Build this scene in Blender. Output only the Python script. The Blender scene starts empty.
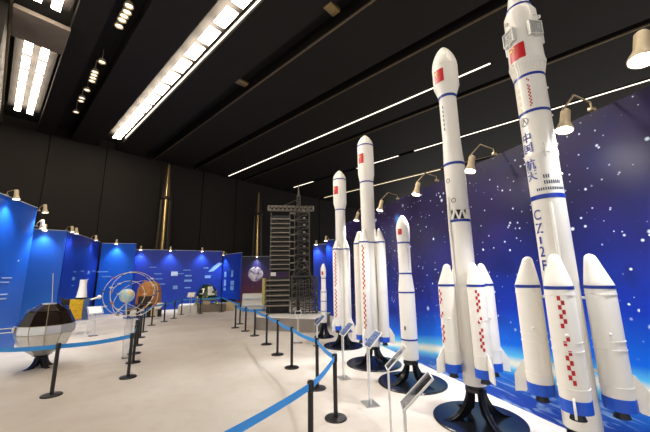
import bpy, bmesh, math, random
from mathutils import Vector, Matrix
random.seed(7)
S = bpy.context.scene
C = S.collection
PI = math.pi

# ------------------------------------------------------------------ camera
F_PX, PITCH, ROLL, CAM_H = 307.77, 0.19003, -0.013576, 2.2
cp, sp, cr, sr = math.cos(PITCH), math.sin(PITCH), math.cos(ROLL), math.sin(ROLL)
FWD = Vector((0, cp, sp)); _up = Vector((0, -sp, cp)); _rt = Vector((1, 0, 0))
RT = cr * _rt + sr * _up
UP = -sr * _rt + cr * _up
EYE = Vector((0, 0, CAM_H))
cam_d = bpy.data.cameras.new('camera')
cam_d.sensor_width = 36.0; cam_d.sensor_fit = 'HORIZONTAL'
cam_d.lens = F_PX / 650.0 * 36.0
cam_d.clip_start = 0.05; cam_d.clip_end = 300
cam = bpy.data.objects.new('camera', cam_d); C.objects.link(cam)
M = Matrix.Identity(4)
for i in range(3):
    M[i][0] = RT[i]; M[i][1] = UP[i]; M[i][2] = -FWD[i]; M[i][3] = EYE[i]
cam.matrix_world = M
S.camera = cam

def ray(x, y):
    return RT * ((x - 325) / F_PX) - UP * ((y - 216) / F_PX) + FWD
def G(x, y, z=0.0):
    d = ray(x, y); return EYE + d * ((z - CAM_H) / d.z)
def proj(P):
    v = Vector(P) - EYE; d = v.dot(FWD)
    return (325 + F_PX * v.dot(RT) / d, 216 - F_PX * v.dot(UP) / d)
def Zat(P, y):
    lo, hi = -1.0, 30.0
    for _ in range(50):
        m = (lo + hi) / 2
        if proj((P[0], P[1], m))[1] > y: lo = m
        else: hi = m
    return lo

# ------------------------------------------------------------------ world, exposure
w = bpy.data.worlds.new('hall_air'); S.world = w; w.use_nodes = True
w.node_tree.nodes['Background'].inputs[0].default_value = (1.0, 0.97, 0.93, 1)
w.node_tree.nodes['Background'].inputs[1].default_value = 0.72
S.view_settings.view_transform = 'Standard'
S.view_settings.look = 'None'
S.view_settings.gamma = 1.0
S.view_settings.use_curve_mapping = False
S.view_settings.exposure = 0.60
S.cycles.use_denoising = True
TILE_W = 22.0      # radiance of the luminous ceiling tiles
STRIP_W = 1.5
SPOT_W = 110.0     # clip lamps on the panels

# ------------------------------------------------------------------ materials
def srgb(r, g, b):
    f = lambda c: (c / 12.92 if c <= 0.04045 else ((c + 0.055) / 1.055) ** 2.4)
    return (f(r / 255), f(g / 255), f(b / 255), 1)
MATS = {}
def mat(name, col, rough=0.5, metal=0.0, noise=0.0, nscale=8.0, bump=0.0, bscale=60.0, spec=0.5):
    m = bpy.data.materials.new(name); m.use_nodes = True
    nt = m.node_tree; b = nt.nodes['Principled BSDF']
    b.inputs['Base Color'].default_value = col
    b.inputs['Roughness'].default_value = rough
    b.inputs['Metallic'].default_value = metal
    b.inputs['Specular IOR Level'].default_value = spec
    tc = nt.nodes.new('ShaderNodeTexCoord')
    if noise:
        n = nt.nodes.new('ShaderNodeTexNoise'); n.inputs['Scale'].default_value = nscale
        n.inputs['Detail'].default_value = 4
        nt.links.new(tc.outputs['Object'], n.inputs['Vector'])
        r = nt.nodes.new('ShaderNodeMapRange')
        r.inputs['To Min'].default_value = 1 - noise; r.inputs['To Max'].default_value = 1 + noise
        r.inputs['From Min'].default_value = 0.25; r.inputs['From Max'].default_value = 0.75
        nt.links.new(n.outputs['Fac'], r.inputs['Value'])
        x = nt.nodes.new('ShaderNodeVectorMath'); x.operation = 'SCALE'
        x.inputs[0].default_value = col[:3]
        nt.links.new(r.outputs['Result'], x.inputs['Scale'])
        nt.links.new(x.outputs['Vector'], b.inputs['Base Color'])
    if bump:
        n2 = nt.nodes.new('ShaderNodeTexNoise'); n2.inputs['Scale'].default_value = bscale
        nt.links.new(tc.outputs['Object'], n2.inputs['Vector'])
        bp = nt.nodes.new('ShaderNodeBump'); bp.inputs['Strength'].default_value = bump
        bp.inputs['Distance'].default_value = 0.01
        nt.links.new(n2.outputs['Fac'], bp.inputs['Height'])
        nt.links.new(bp.outputs['Normal'], b.inputs['Normal'])
    MATS[name] = m
    return m
def emis(name, col, strength):
    m = bpy.data.materials.new(name); m.use_nodes = True
    b = m.node_tree.nodes['Principled BSDF']
    b.inputs['Base Color'].default_value = (0.8, 0.8, 0.8, 1)
    b.inputs['Emission Color'].default_value = col
    b.inputs['Emission Strength'].default_value = strength
    MATS[name] = m; return m
def clear(name, tint=(0.96, 0.98, 1, 1), fac=0.16):
    m = bpy.data.materials.new(name); m.use_nodes = True
    nt = m.node_tree; nt.nodes.remove(nt.nodes['Principled BSDF'])
    t = nt.nodes.new('ShaderNodeBsdfTransparent'); t.inputs[0].default_value = tint
    g = nt.nodes.new('ShaderNodeBsdfGlossy'); g.inputs['Roughness'].default_value = 0.08
    l = nt.nodes.new('ShaderNodeLayerWeight'); l.inputs['Blend'].default_value = 0.35
    a = nt.nodes.new('ShaderNodeMath'); a.operation = 'MULTIPLY_ADD'
    a.inputs[1].default_value = 0.6; a.inputs[2].default_value = fac
    nt.links.new(l.outputs['Facing'], a.inputs[0])
    mx = nt.nodes.new('ShaderNodeMixShader')
    nt.links.new(a.outputs[0], mx.inputs[0]); nt.links.new(t.outputs[0], mx.inputs[1]); nt.links.new(g.outputs[0], mx.inputs[2])
    nt.links.new(mx.outputs[0], nt.nodes['Material Output'].inputs[0])
    MATS[name] = m; return m

mat('rocket_white', srgb(238, 234, 226), 0.32, noise=0.03, nscale=3)
mat('band_blue', srgb(20, 50, 150), 0.35, noise=0.06)
mat('bright_blue', srgb(15, 84, 205), 0.35, noise=0.05)
mat('mark_red', srgb(190, 18, 28), 0.4, noise=0.06)
mat('mark_yellow', srgb(235, 200, 60), 0.4, noise=0.05)
mat('pale_yellow', srgb(232, 214, 160), 0.45, noise=0.05)
mat('mark_dark', srgb(50, 60, 85), 0.5, noise=0.1)
mat('grid_grey', srgb(200, 200, 196), 0.4, noise=0.08, nscale=20)
mat('black_nozzle', srgb(22, 22, 26), 0.4, noise=0.2)
mat('stand_black', srgb(16, 17, 21), 0.25, noise=0.15, nscale=5)
mat('stanchion_black', srgb(20, 19, 20), 0.35, noise=0.15)
mat('belt_blue', srgb(56, 148, 226), 0.6, noise=0.06, nscale=30)
mat('wall_black', srgb(20, 13, 8), 0.85, noise=0.25, nscale=1.2, bump=0.2, bscale=30)
mat('ceiling_dark', srgb(21, 14, 8), 0.7, noise=0.2, nscale=0.9)
mat('slot_black', srgb(12, 10, 9), 0.8, noise=0.2)
mat('brass', srgb(206, 178, 120), 0.3, 0.9, noise=0.15)
mat('drape', srgb(40, 29, 17), 0.45, 0.2, noise=0.3, nscale=3)
mat('rail_metal', srgb(170, 150, 120), 0.35, 0.8, noise=0.2)
mat('lamp_cream', srgb(205, 185, 150), 0.4, noise=0.08)
mat('silver', srgb(225, 225, 222), 0.32, 0.75, noise=0.06, nscale=5)
mat('facet_sheen', srgb(200, 206, 214), 0.08, 0.95, noise=0.1, nscale=6)
mat('white_plain', srgb(232, 230, 226), 0.5, noise=0.04)
mat('panel_edge', srgb(190, 200, 214), 0.5, noise=0.05)
mat('print_white', srgb(190, 210, 240), 0.6, noise=0.05)
mat('print_pale', srgb(120, 165, 225), 0.6, noise=0.15, nscale=12)
mat('solar_dark', srgb(40, 30, 26), 0.15, 0.3, noise=0.3, nscale=6)
mat('gold_frame', srgb(222, 208, 170), 0.3, 0.7, noise=0.1)
mat('gold_foil', srgb(214, 170, 40), 0.3, 0.65, noise=0.35, nscale=14, bump=0.6, bscale=25)
mat('foil_dark', srgb(30, 28, 30), 0.3, 0.4, noise=0.3)
mat('steel_blue', srgb(70, 90, 130), 0.3, 0.5, noise=0.2, nscale=10)
mat('capsule_bronze', srgb(184, 122, 60), 0.5, 0.1, noise=0.35, nscale=5)
mat('capsule_char', srgb(50, 34, 24), 0.6, noise=0.4, nscale=6)
mat('wire_pale', srgb(220, 215, 200), 0.35, 0.3, noise=0.05)
mat('mini_orange', srgb(180, 110, 80), 0.4, noise=0.15)
mat('lander_green', srgb(34, 62, 40), 0.25, 0.2, noise=0.5, nscale=6)
mat('olive_gold', srgb(150, 150, 60), 0.35, 0.5, noise=0.4, nscale=10)
mat('plinth_brown', srgb(128, 116, 104), 0.6, noise=0.12, nscale=3)
mat('plinth_grey', srgb(142, 134, 126), 0.6, noise=0.12, nscale=2)
mat('beige', srgb(206, 188, 150), 0.6, noise=0.08)
mat('tower_grey', srgb(84, 80, 76), 0.45, 0.4, noise=0.2, nscale=6)
mat('tower_light', srgb(134, 126, 114), 0.5, noise=0.12, nscale=6)
mat('tower_dark', srgb(38, 36, 36), 0.5, 0.3, noise=0.2)
mat('tower_yellow', srgb(180, 170, 90), 0.5, noise=0.1)
clear('acrylic')
emis('tile_glow', (1.0, 0.86, 0.68, 1), TILE_W)
emis('strip_glow', (1.0, 0.88, 0.70, 1), STRIP_W)
emis('truss_gleam', (1.0, 0.8, 0.5, 1), 0.9)
emis('lens_glow', (1.0, 0.97, 0.92, 1), 14.0)
emis('downlight_glow', (1.0, 0.85, 0.6, 1), 1.6)

def nodes_mat(name, rough):
    m = bpy.data.materials.new(name); m.use_nodes = True
    nt = m.node_tree; b = nt.nodes['Principled BSDF']; b.inputs['Roughness'].default_value = rough
    tc = nt.nodes.new('ShaderNodeTexCoord'); sx = nt.nodes.new('ShaderNodeSeparateXYZ')
    nt.links.new(tc.outputs['Object'], sx.inputs[0])
    MATS[name] = m
    return m, nt, b, tc, sx
def math_node(nt, op, a, b=None, c=None):
    n = nt.nodes.new('ShaderNodeMath'); n.operation = op
    for i, v in enumerate((a, b, c)):
        if v is None: continue
        if hasattr(v, 'is_linked') or hasattr(v, 'links'): nt.links.new(v, n.inputs[i])
        else: n.inputs[i].default_value = v
    return n.outputs[0]
def ramp(nt, fac, stops, interp='LINEAR'):
    n = nt.nodes.new('ShaderNodeValToRGB'); n.color_ramp.interpolation = interp
    el = n.color_ramp.elements
    while len(el) < len(stops): el.new(0.5)
    for e, (p, c) in zip(el, stops): e.position = p; e.color = c
    nt.links.new(fac, n.inputs[0]); return n.outputs[0]
def mixc(nt, fac, a, b, mode='MIX'):
    n = nt.nodes.new('ShaderNodeMix'); n.data_type = 'RGBA'; n.blend_type = mode
    for k, v in ((0, fac), (6, a), (7, b)):
        if hasattr(v, 'links'): nt.links.new(v, n.inputs[k])
        else: n.inputs[k].default_value = v
    return n.outputs[2]
def noise_out(nt, vec, scale, detail=4, dist=0.0):
    n = nt.nodes.new('ShaderNodeTexNoise'); n.inputs['Scale'].default_value = scale
    n.inputs['Detail'].default_value = detail; n.inputs['Distortion'].default_value = dist
    nt.links.new(vec, n.inputs['Vector']); return n.outputs['Fac']
def stars(nt, vec, scale, size):
    v = nt.nodes.new('ShaderNodeTexVoronoi'); v.inputs['Scale'].default_value = scale
    nt.links.new(vec, v.inputs['Vector'])
    s = nt.nodes.new('ShaderNodeSeparateColor'); nt.links.new(v.outputs['Color'], s.inputs[0])
    thr = math_node(nt, 'MULTIPLY', math_node(nt, 'POWER', s.outputs[0], 3.0), size)
    d = math_node(nt, 'SUBTRACT', 1.0, math_node(nt, 'DIVIDE', v.outputs['Distance'], math_node(nt, 'ADD', thr, 0.01)))
    return math_node(nt, 'MAXIMUM', d, 0.0)

# printed star field with the limb of the Earth low down (right-hand backdrop)
def make_space_print():
    m, nt, b, tc, sx = nodes_mat('space_print', 0.45)
    U, Zc = sx.outputs['X'], sx.outputs['Z']
    o = tc.outputs['Object']
    n1 = noise_out(nt, o, 0.55, 5, 0.4); n2 = noise_out(nt, o, 1.6, 5, 0.3)
    du = math_node(nt, 'SUBTRACT', U, 14.0)
    zg = math_node(nt, 'SUBTRACT', 0.86, math_node(nt, 'MULTIPLY', math_node(nt, 'MULTIPLY', du, du), 0.0083))
    d = math_node(nt, 'SUBTRACT', Zc, zg)
    t = math_node(nt, 'MULTIPLY_ADD', d, 0.2, 0.2)            # d -1..4 -> 0..1
    t = math_node(nt, 'ADD', t, math_node(nt, 'MULTIPLY', math_node(nt, 'SUBTRACT', n1, 0.5), 0.035))
    base = ramp(nt, t, [(0.0, srgb(8, 42, 130)), (0.10, srgb(10, 62, 165)), (0.16, srgb(22, 104, 204)), (0.182, srgb(96, 186, 226)), (0.197, srgb(222, 226, 220)),
                        (0.208, srgb(226, 226, 214)), (0.226, srgb(84, 182, 230)), (0.262, srgb(8, 98, 214)), (0.38, srgb(4, 44, 156)),
                        (0.54, srgb(5, 22, 96)), (0.72, srgb(20, 12, 58)), (1.0, srgb(24, 12, 42))])
    # purple nebula patches, strongest at the far end of the wall
    far = nt.nodes.new('ShaderNodeMapRange'); nt.links.new(U, far.inputs['Value'])
    far.inputs['From Min'].default_value = 2.0; far.inputs['From Max'].default_value = 9.0
    far.inputs['To Min'].default_value = 0.95; far.inputs['To Max'].default_value = 0.25
    neb = math_node(nt, 'MULTIPLY', ramp(nt, n1, [(0.42, (0, 0, 0, 1)), (0.62, (1, 1, 1, 1))]), far.outputs[0])
    hi = nt.nodes.new('ShaderNodeMapRange'); nt.links.new(d, hi.inputs['Value'])
    hi.inputs['From Min'].default_value = 0.3; hi.inputs['From Max'].default_value = 1.2
    neb = math_node(nt, 'MULTIPLY', neb, hi.outputs[0])
    col = mixc(nt, neb, base, srgb(40, 24, 84))
    dark = math_node(nt, 'MULTIPLY', ramp(nt, n2, [(0.5, (0, 0, 0, 1)), (0.72, (1, 1, 1, 1))]), math_node(nt, 'MULTIPLY', hi.outputs[0], 0.8))
    col = mixc(nt, dark, col, srgb(5, 14, 66))
    # cloud streaks on the Earth below the limb
    low = nt.nodes.new('ShaderNodeMapRange'); nt.links.new(d, low.inputs['Value'])
    low.inputs['From Min'].default_value = -0.10; low.inputs['From Max'].default_value = -0.35
    mp = nt.nodes.new('ShaderNodeMapping'); mp.inputs['Scale'].default_value = (0.7, 1, 5.0); nt.links.new(o, mp.inputs['Vector'])
    cl = noise_out(nt, mp.outputs[0], 2.4, 7, 1.0)
    clf = math_node(nt, 'MULTIPLY', ramp(nt, cl, [(0.52, (0, 0, 0, 1)), (0.70, (1, 1, 1, 1))]), math_node(nt, 'MULTIPLY', low.outputs[0], 0.75))
    col = mixc(nt, clf, col, srgb(170, 205, 238))
    st = math_node(nt, 'ADD', stars(nt, o, 2.3, 0.19), math_node(nt, 'ADD', stars(nt, o, 6.0, 0.22), stars(nt, o, 12.0, 0.28)))
    st = math_node(nt, 'MULTIPLY', math_node(nt, 'MINIMUM', math_node(nt, 'MULTIPLY', st, 1.6), 1.0), hi.outputs[0])
    col = mixc(nt, st, col, srgb(225, 240, 255))
    glow = math_node(nt, 'POWER', stars(nt, o, 1.2, 0.42), 2.0)
    col = mixc(nt, math_node(nt, 'MULTIPLY', glow, math_node(nt, 'MULTIPLY', hi.outputs[0], 0.8)), col, srgb(70, 150, 240))
    nt.links.new(col, b.inputs['Base Color'])
    b.inputs['Specular IOR Level'].default_value = 0.25
    return m
make_space_print()

def make_blue_print(name, c_lo, c_mid, c_hi):
    m, nt, b, tc, sx = nodes_mat(name, 0.4)
    o = tc.outputs['Object']
    n1 = noise_out(nt, o, 0.35, 3, 0.3)
    t = math_node(nt, 'ADD', math_node(nt, 'MULTIPLY', sx.outputs['Z'], 0.12), math_node(nt, 'MULTIPLY', n1, 0.5))
    nt.links.new(ramp(nt, t, [(0.15, c_lo), (0.5, c_mid), (0.85, c_hi)]), b.inputs['Base Color'])
    return m
make_blue_print('blue_print', srgb(30, 114, 222), srgb(22, 94, 208), srgb(16, 78, 190))
make_blue_print('navy_print', srgb(18, 72, 196), srgb(14, 52, 170), srgb(10, 38, 138))

def make_moon_print():
    m, nt, b, tc, sx = nodes_mat('dusk_print', 0.5)
    o = tc.outputs['Object']
    t = math_node(nt, 'MULTIPLY', sx.outputs['Z'], 0.25)
    col = ramp(nt, t, [(0.1, srgb(120, 62, 60)), (0.4, srgb(84, 40, 84)), (0.75, srgb(30, 28, 84)), (1, srgb(18, 18, 50))])
    col = mixc(nt, stars(nt, o, 5.0, 0.15), col, srgb(230, 230, 250))
    nt.links.new(col, b.inputs['Base Color'])
    return m
make_moon_print()
def make_moon():
    m, nt, b, tc, sx = nodes_mat('moon_print', 0.6)
    n = noise_out(nt, tc.outputs['Object'], 2.6, 6, 0.4)
    nt.links.new(ramp(nt, n, [(0.38, srgb(84, 74, 110)), (0.52, srgb(178, 168, 186)), (0.65, srgb(222, 212, 214))]), b.inputs['Base Color'])
make_moon()
def make_floor():
    m, nt, b, tc, sx = nodes_mat('carpet_white', 0.75)
    o = tc.outputs['Object']
    n1 = noise_out(nt, o, 0.5, 4, 0.5); n2 = noise_out(nt, o, 45.0, 3); n3 = noise_out(nt, o, 4.0, 4, 0.3)
    col = ramp(nt, n1, [(0.3, srgb(184, 174, 163)), (0.5, srgb(195, 187, 178)), (0.72, srgb(203, 197, 190))])
    f = math_node(nt, 'MULTIPLY', ramp(nt, n3, [(0.5, (0, 0, 0, 1)), (0.75, (1, 1, 1, 1))]), 0.25)
    col = mixc(nt, f, col, srgb(172, 158, 142))
    # carpet seams every 2 m
    u = math_node(nt, 'FRACT', math_node(nt, 'MULTIPLY', sx.outputs['X'], 0.25))
    s = math_node(nt, 'LESS_THAN', math_node(nt, 'ABSOLUTE', math_node(nt, 'SUBTRACT', u, 0.5)), 0.0022)
    col = mixc(nt, math_node(nt, 'MULTIPLY', s, 0.35), col, srgb(196, 180, 160))
    nt.links.new(col, b.inputs['Base Color'])
    bp = nt.nodes.new('ShaderNodeBump'); bp.inputs['Strength'].default_value = 0.15; bp.inputs['Distance'].default_value = 0.01
    nt.links.new(n2, bp.inputs['Height']); nt.links.new(bp.outputs[0], b.inputs['Normal'])
make_floor()
def make_globe():
    m, nt, b, tc, sx = nodes_mat('globe_print', 0.3)
    n = noise_out(nt, tc.outputs['Object'], 7.0, 4, 0.3)
    nt.links.new(ramp(nt, n, [(0.45, srgb(176, 212, 226)), (0.53, srgb(216, 222, 206)), (0.6, srgb(222, 204, 150))]), b.inputs['Base Color'])
make_globe()
def make_sign_print():
    m, nt, b, tc, sx = nodes_mat('sign_print', 0.4)
    v = nt.nodes.new('ShaderNodeTexBrick'); v.inputs['Scale'].default_value = 14
    v.inputs['Color1'].default_value = srgb(44, 60, 110); v.inputs['Color2'].default_value = srgb(120, 140, 175); v.inputs['Mortar'].default_value = srgb(36, 50, 92)
    nt.links.new(tc.outputs['Object'], v.inputs['Vector'])
    nt.links.new(v.outputs['Color'], b.inputs['Base Color'])
make_sign_print()

# ------------------------------------------------------------------ mesh helpers
def BM(): return bmesh.new()
def box(bm, c, s, rot=None):
    r = bmesh.ops.create_cube(bm, size=1.0)
    mt = Matrix.Translation(Vector(c)) @ (rot.to_4x4() if rot else Matrix.Identity(4)) @ Matrix.Diagonal((*s, 1))
    bmesh.ops.transform(bm, matrix=mt, verts=r['verts']); return r['verts']
def bar(bm, a, b, wd, hd=None):
    a, b = Vector(a), Vector(b); d = b - a; L = d.length
    q = d.to_track_quat('Z', 'Y').to_matrix()
    return box(bm, (a + b) / 2, (wd, hd or wd, L), q)
def tube(bm, pts, r, n=8, caps=True):
    pts = [Vector(p) for p in pts]; rings = []
    rs = r if isinstance(r, (list, tuple)) else [r] * len(pts)
    prev = None
    for i, p in enumerate(pts):
        d = (pts[min(i + 1, len(pts) - 1)] - pts[max(i - 1, 0)]).normalized()
        a = prev if prev else (Vector((0, 0, 1)) if abs(d.z) < 0.9 else Vector((1, 0, 0)))
        u = (a - d * a.dot(d)).normalized(); v = d.cross(u); prev = u
        rings.append([bm.verts.new(p + (u * math.cos(2 * PI * k / n) + v * math.sin(2 * PI * k / n)) * rs[i]) for k in range(n)])
    for i in range(len(rings) - 1):
        for k in range(n):
            bm.faces.new((rings[i][k], rings[i][(k + 1) % n], rings[i + 1][(k + 1) % n], rings[i + 1][k]))
    if caps:
        bm.faces.new(rings[0][::-1]); bm.faces.new(rings[-1])
def lathe(bm, prof, n=32, c=(0, 0, 0), cap=True):
    rings = []
    for r, z in prof:
        if r < 1e-5: rings.append([bm.verts.new((c[0], c[1], c[2] + z))])
        else: rings.append([bm.verts.new((c[0] + r * math.cos(2 * PI * k / n), c[1] + r * math.sin(2 * PI * k / n), c[2] + z)) for k in range(n)])
    for A, B in zip(rings, rings[1:]):
        for k in range(n):
            k2 = (k + 1) % n
            if len(A) == 1 and len(B) == 1: continue
            if len(A) == 1: bm.faces.new((A[0], B[k2], B[k]))
            elif len(B) == 1: bm.faces.new((A[k], A[k2], B[0]))
            else: bm.faces.new((A[k], A[k2], B[k2], B[k]))
    if cap:
        if len(rings[0]) > 1: bm.faces.new(rings[0][::-1])
        if len(rings[-1]) > 1: bm.faces.new(rings[-1])
def prism(bm, poly, origin, ex, ey, th):
    """extrude the 2-D outline poly (in ex, ey) by +-th/2 along ex x ey"""
    o, ex, ey = Vector(origin), Vector(ex), Vector(ey); nz = ex.cross(ey).normalized() * (th / 2)
    a = [bm.verts.new(o + ex * x + ey * y + nz) for x, y in poly]
    b = [bm.verts.new(o + ex * x + ey * y - nz) for x, y in poly]
    bm.faces.new(a); bm.faces.new(b[::-1]); n = len(poly)
    for i in range(n): bm.faces.new((a[i], b[i], b[(i + 1) % n], a[(i + 1) % n]))
def torus(bm, R, r, nR=48, nr=6, mtx=None):
    vs = []
    for i in range(nR):
        A = 2 * PI * i / nR
        ringv = []
        for j in range(nr):
            B = 2 * PI * j / nr
            p = Vector(((R + r * math.cos(B)) * math.cos(A), (R + r * math.cos(B)) * math.sin(A), r * math.sin(B)))
            ringv.append(bm.verts.new(mtx @ p if mtx else p))
        vs.append(ringv)
    for i in range(nR):
        for j in range(nr):
            bm.faces.new((vs[i][j], vs[(i + 1) % nR][j], vs[(i + 1) % nR][(j + 1) % nr], vs[i][(j + 1) % nr]))
def ball(bm, c, r, n=12):
    v = bmesh.ops.create_uvsphere(bm, u_segments=n, v_segments=max(6, n // 2 + 2), radius=r)['verts']
    bmesh.ops.translate(bm, vec=Vector(c), verts=v)
def obj(name, bm, m, parent=None, smooth=True, angle=35, bevel=0.0):
    if bevel:
        bmesh.ops.bevel(bm, geom=bm.edges[:], offset=bevel, segments=2, affect='EDGES', profile=0.6)
    bmesh.ops.recalc_face_normals(bm, faces=bm.faces[:])
    me = bpy.data.meshes.new(name)
    if smooth:
        for f in bm.faces: f.smooth = True
        lim = math.radians(angle)
        for e in bm.edges:
            if len(e.link_faces) == 2 and e.calc_face_angle(0) > lim: e.smooth = False
    bm.to_mesh(me); bm.free()
    me.materials.append(MATS[m] if isinstance(m, str) else m)
    o = bpy.data.objects.new(name, me); C.objects.link(o)
    if parent: o.parent = parent
    return o
def tag(o, label, cat, group=None):
    o['label'] = label; o['category'] = cat
    if group: o['group'] = group
    return o
def thing(name, label, cat, loc=(0, 0, 0), rotz=0.0, group=None):
    o = bpy.data.objects.new(name, None); C.objects.link(o)
    o.empty_display_size = 0.1
    o.location = loc; o.rotation_euler = (0, 0, rotz)
    return tag(o, label, cat, group)
def struct(name, bm, m, label=None, **k):
    o = obj(name, bm, m, smooth=False, **k); o['kind'] = 'structure'
    if label: o['label'] = label
    return o
def copy_tree(o, parent=None):
    c = o.copy(); C.objects.link(c); c.parent = parent
    for ch in list(o.children): copy_tree(ch, c)
    return c
def face_cam(P):
    return math.atan2(-P[0], P[1])

# ------------------------------------------------------------------ room shell
YAW = math.radians(-47.16)
E_ = Vector((math.sin(YAW), math.cos(YAW), 0))       # along the ceiling strips, towards the black back wall
T_ = Vector((math.cos(YAW), -math.sin(YAW), 0))      # across the strips
HC = 11.2
A_BACK, A_FRONT, B_LEFT, B_RIGHT = 25.2, -16.0, -0.7, 44.0
def AB(a, b, z): return E_ * a + T_ * b + Vector((0, 0, z))
def ab_of(P): return Vector((P[0], P[1], 0)).dot(E_), Vector((P[0], P[1], 0)).dot(T_)
def cab(x, y, z=HC): return ab_of(G(x, y, z))
ROT_AB = Matrix((E_, T_, Vector((0, 0, 1)))).transposed()   # local x -> E_, y -> T_
def box_ab(bm, a0, a1, b0, b1, z0, z1):
    return box(bm, AB((a0 + a1) / 2, (b0 + b1) / 2, (z0 + z1) / 2), (abs(a1 - a0), abs(b1 - b0), z1 - z0), ROT_AB)

bm = BM(); box_ab(bm, A_FRONT, A_BACK, B_LEFT - 12, B_RIGHT, -0.2, 0.0); struct('floor', bm, 'carpet_white', 'off-white carpeted exhibition floor')
bm = BM(); box_ab(bm, A_FRONT, A_BACK, B_LEFT - 12, B_RIGHT, HC + 0.6, HC + 0.8); ceiling = struct('ceiling', bm, 'slot_black', 'dark brown hall ceiling with long slots')
bm = BM(); box_ab(bm, A_BACK, A_BACK + 0.3, B_LEFT, B_RIGHT, 0, HC + 0.8); wall_back = struct('wall_back', bm, 'wall_black', 'black hall wall with tall matt panels')
bm = BM(); box_ab(bm, 13.5, A_BACK, B_LEFT - 0.3, B_LEFT, 0, HC + 0.8); struct('wall_left', bm, 'wall_black', 'black side wall of the hall')
# tall panels on the black wall, slightly proud, with open joints
edges = [-0.7, 1.55, 4.55, 8.2, 11.6, 14.8, 18.6, 22.4, 26.0, 30.0, 34.0, 38.0, 43.8]
for i, (b0, b1) in enumerate(zip(edges, edges[1:])):
    bm = BM(); box_ab(bm, A_BACK - 0.10 - 0.05 * (i % 3), A_BACK + 0.01, b0 + 0.02, b1 - 0.02, 0.0, HC - 0.02)
    obj('wall_panel', bm, 'wall_black', wall_back, smooth=False)
# long ceiling boards between the slots (slot centre lines read from where they meet the eye)
bA = cab(300, 43)[1]; bB = cab(330, 94)[1]
bD = (cab(99, 68)[1])                                    # slot with the small downlights
bDbl0, bDbl1 = cab(23, 77)[1], cab(38, 80)[1]
bT = cab(180, 69)[1]; bTe = cab(188, 74)[1]
bS1 = cab(335, 130)[1]; bS2 = cab(440, 143)[1]; bS3 = cab(384, 183)[1]
bMid = cab(430, 107)[1]
slots = [(bDbl0 - 0.55, bDbl1 + 0.5), (bD - 0.42, bD + 0.42), (bT - 0.55, bTe + 0.1), (bA - 0.4, bA + 0.4), (bB - 0.28, bB + 0.28),
         (bMid - 0.2, bMid + 0.2), (bS2 - 0.22, bS2 + 0.22), (bS3 - 0.3, bS3 + 0.3)]
lo = B_LEFT - 12
for s0, s1 in slots + [(B_RIGHT, B_RIGHT)]:
    bm = BM(); box_ab(bm, A_FRONT, A_BACK, lo, s0, HC, HC + 0.61)
    obj('ceiling_board', bm, 'ceiling_dark', ceiling, smooth=False); lo = s1
# slim metal strips added along the slot edges to catch highlights
n = 0
for b in (slots[0][0], slots[3][1], slots[4][1], slots[5][1], slots[7][0]):
    n += 1
    bm = BM(); box_ab(bm, -4, A_BACK - 0.3, b - 0.03, b + 0.03, HC - 0.03, HC + 0.03)
    struct('highlight_trim_%d' % n, bm, 'rail_metal', 'slim metal strip added on a ceiling slot edge to catch highlights')

# luminous ceiling fittings
def tile_row(root, b, a0, a1, step, width, gap=0.30):
    a = a1
    while a - step > a0:
        bm = BM(); box_ab(bm, a - step + gap, a, b - width / 2, b + width / 2, HC + 0.02, HC + 0.06)
        obj('light_tile', bm, 'tile_glow', root, smooth=False); a -= step
def trough(label, rows, a0, a1, step, width, frame):
    root = thing('ceiling_light_trough', label, 'ceiling light')
    bm = BM(); box_ab(bm, a0 - 0.2, a1 + 0.2, frame[0], frame[1], HC + 0.30, HC + 0.36); obj('backing', bm, 'ceiling_dark', root, smooth=False)
    for b in rows: tile_row(root, b, a0, a1, step, width)
    return root
aT1 = cab(117, 139)[0]; sT = (cab(119, 136)[0] - cab(227, 16)[0]) / 11; wD = (bDbl1 - bDbl0) * 0.5
tr = trough('long single row of glowing ceiling tiles in a dark trough', [bT], -6.0, aT1, sT, 0.42, (bT - 0.5, bTe))
bm = BM(); box_ab(bm, -6.0, aT1 - 0.5, bTe - 0.02, bTe + 0.02, HC + 0.0, HC + 0.05); obj('edge_profile_glow', bm, 'strip_glow', tr, smooth=False)  # edge profile of the trough, its bright line put in as emission
aD1 = cab(21, 112)[0]; aD0 = cab(45, 44)[0]
trough('short double row of glowing ceiling tiles beside the side wall', [bDbl0, bDbl1], aD0, aD1, (aD1 - aD0) / 6.001, wD, (bDbl0 - 0.4, bDbl1 + 0.4))
aE1 = cab(46, 6)[0]
trough('double row of glowing ceiling tiles beyond the grey cross beam', [bDbl0, bDbl1], aE1 - 9, aE1, (aD1 - aD0) / 6.001, wD, (bDbl0 - 0.4, bDbl1 + 0.4))
bm = BM(); a_b = cab(34, 26)[0]; box_ab(bm, a_b - 0.9, a_b + 0.9, bDbl0 - 0.5, bDbl1 + 0.5, HC - 0.2, HC - 0.02)
tag(obj('cross_beam', bm, 'plinth_brown', bevel=0.05), 'grey boxed beam hanging across the double light trough', 'beam')
def strip(label, b, a0, a1, wd, m='strip_glow', z=HC - 0.03):
    root = thing('ceiling_strip_light', label, 'strip light')
    bm = BM(); box_ab(bm, a0 - 0.1, a1 + 0.1, b - wd, b + wd, z + 0.02, z + 0.07); obj('channel', bm, 'slot_black', root, smooth=False)
    bm = BM(); box_ab(bm, a0, a1, b - wd / 2, b + wd / 2, z, z + 0.04); obj('diffuser', bm, m, root, smooth=False)
strip('continuous thin strip light running from the black wall past two rocket noses', bS1, cab(489, 61)[0], cab(229, 176)[0], 0.08)
a2 = cab(293, 187)[0]
strip('strip light stub ending closest to the black wall corner', bS2, cab(312, 181)[0], a2, 0.09)
strip('middle strip light above the slim rocket noses', bS2, cab(399, 156)[0], cab(356, 168)[0], 0.09)
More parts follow.
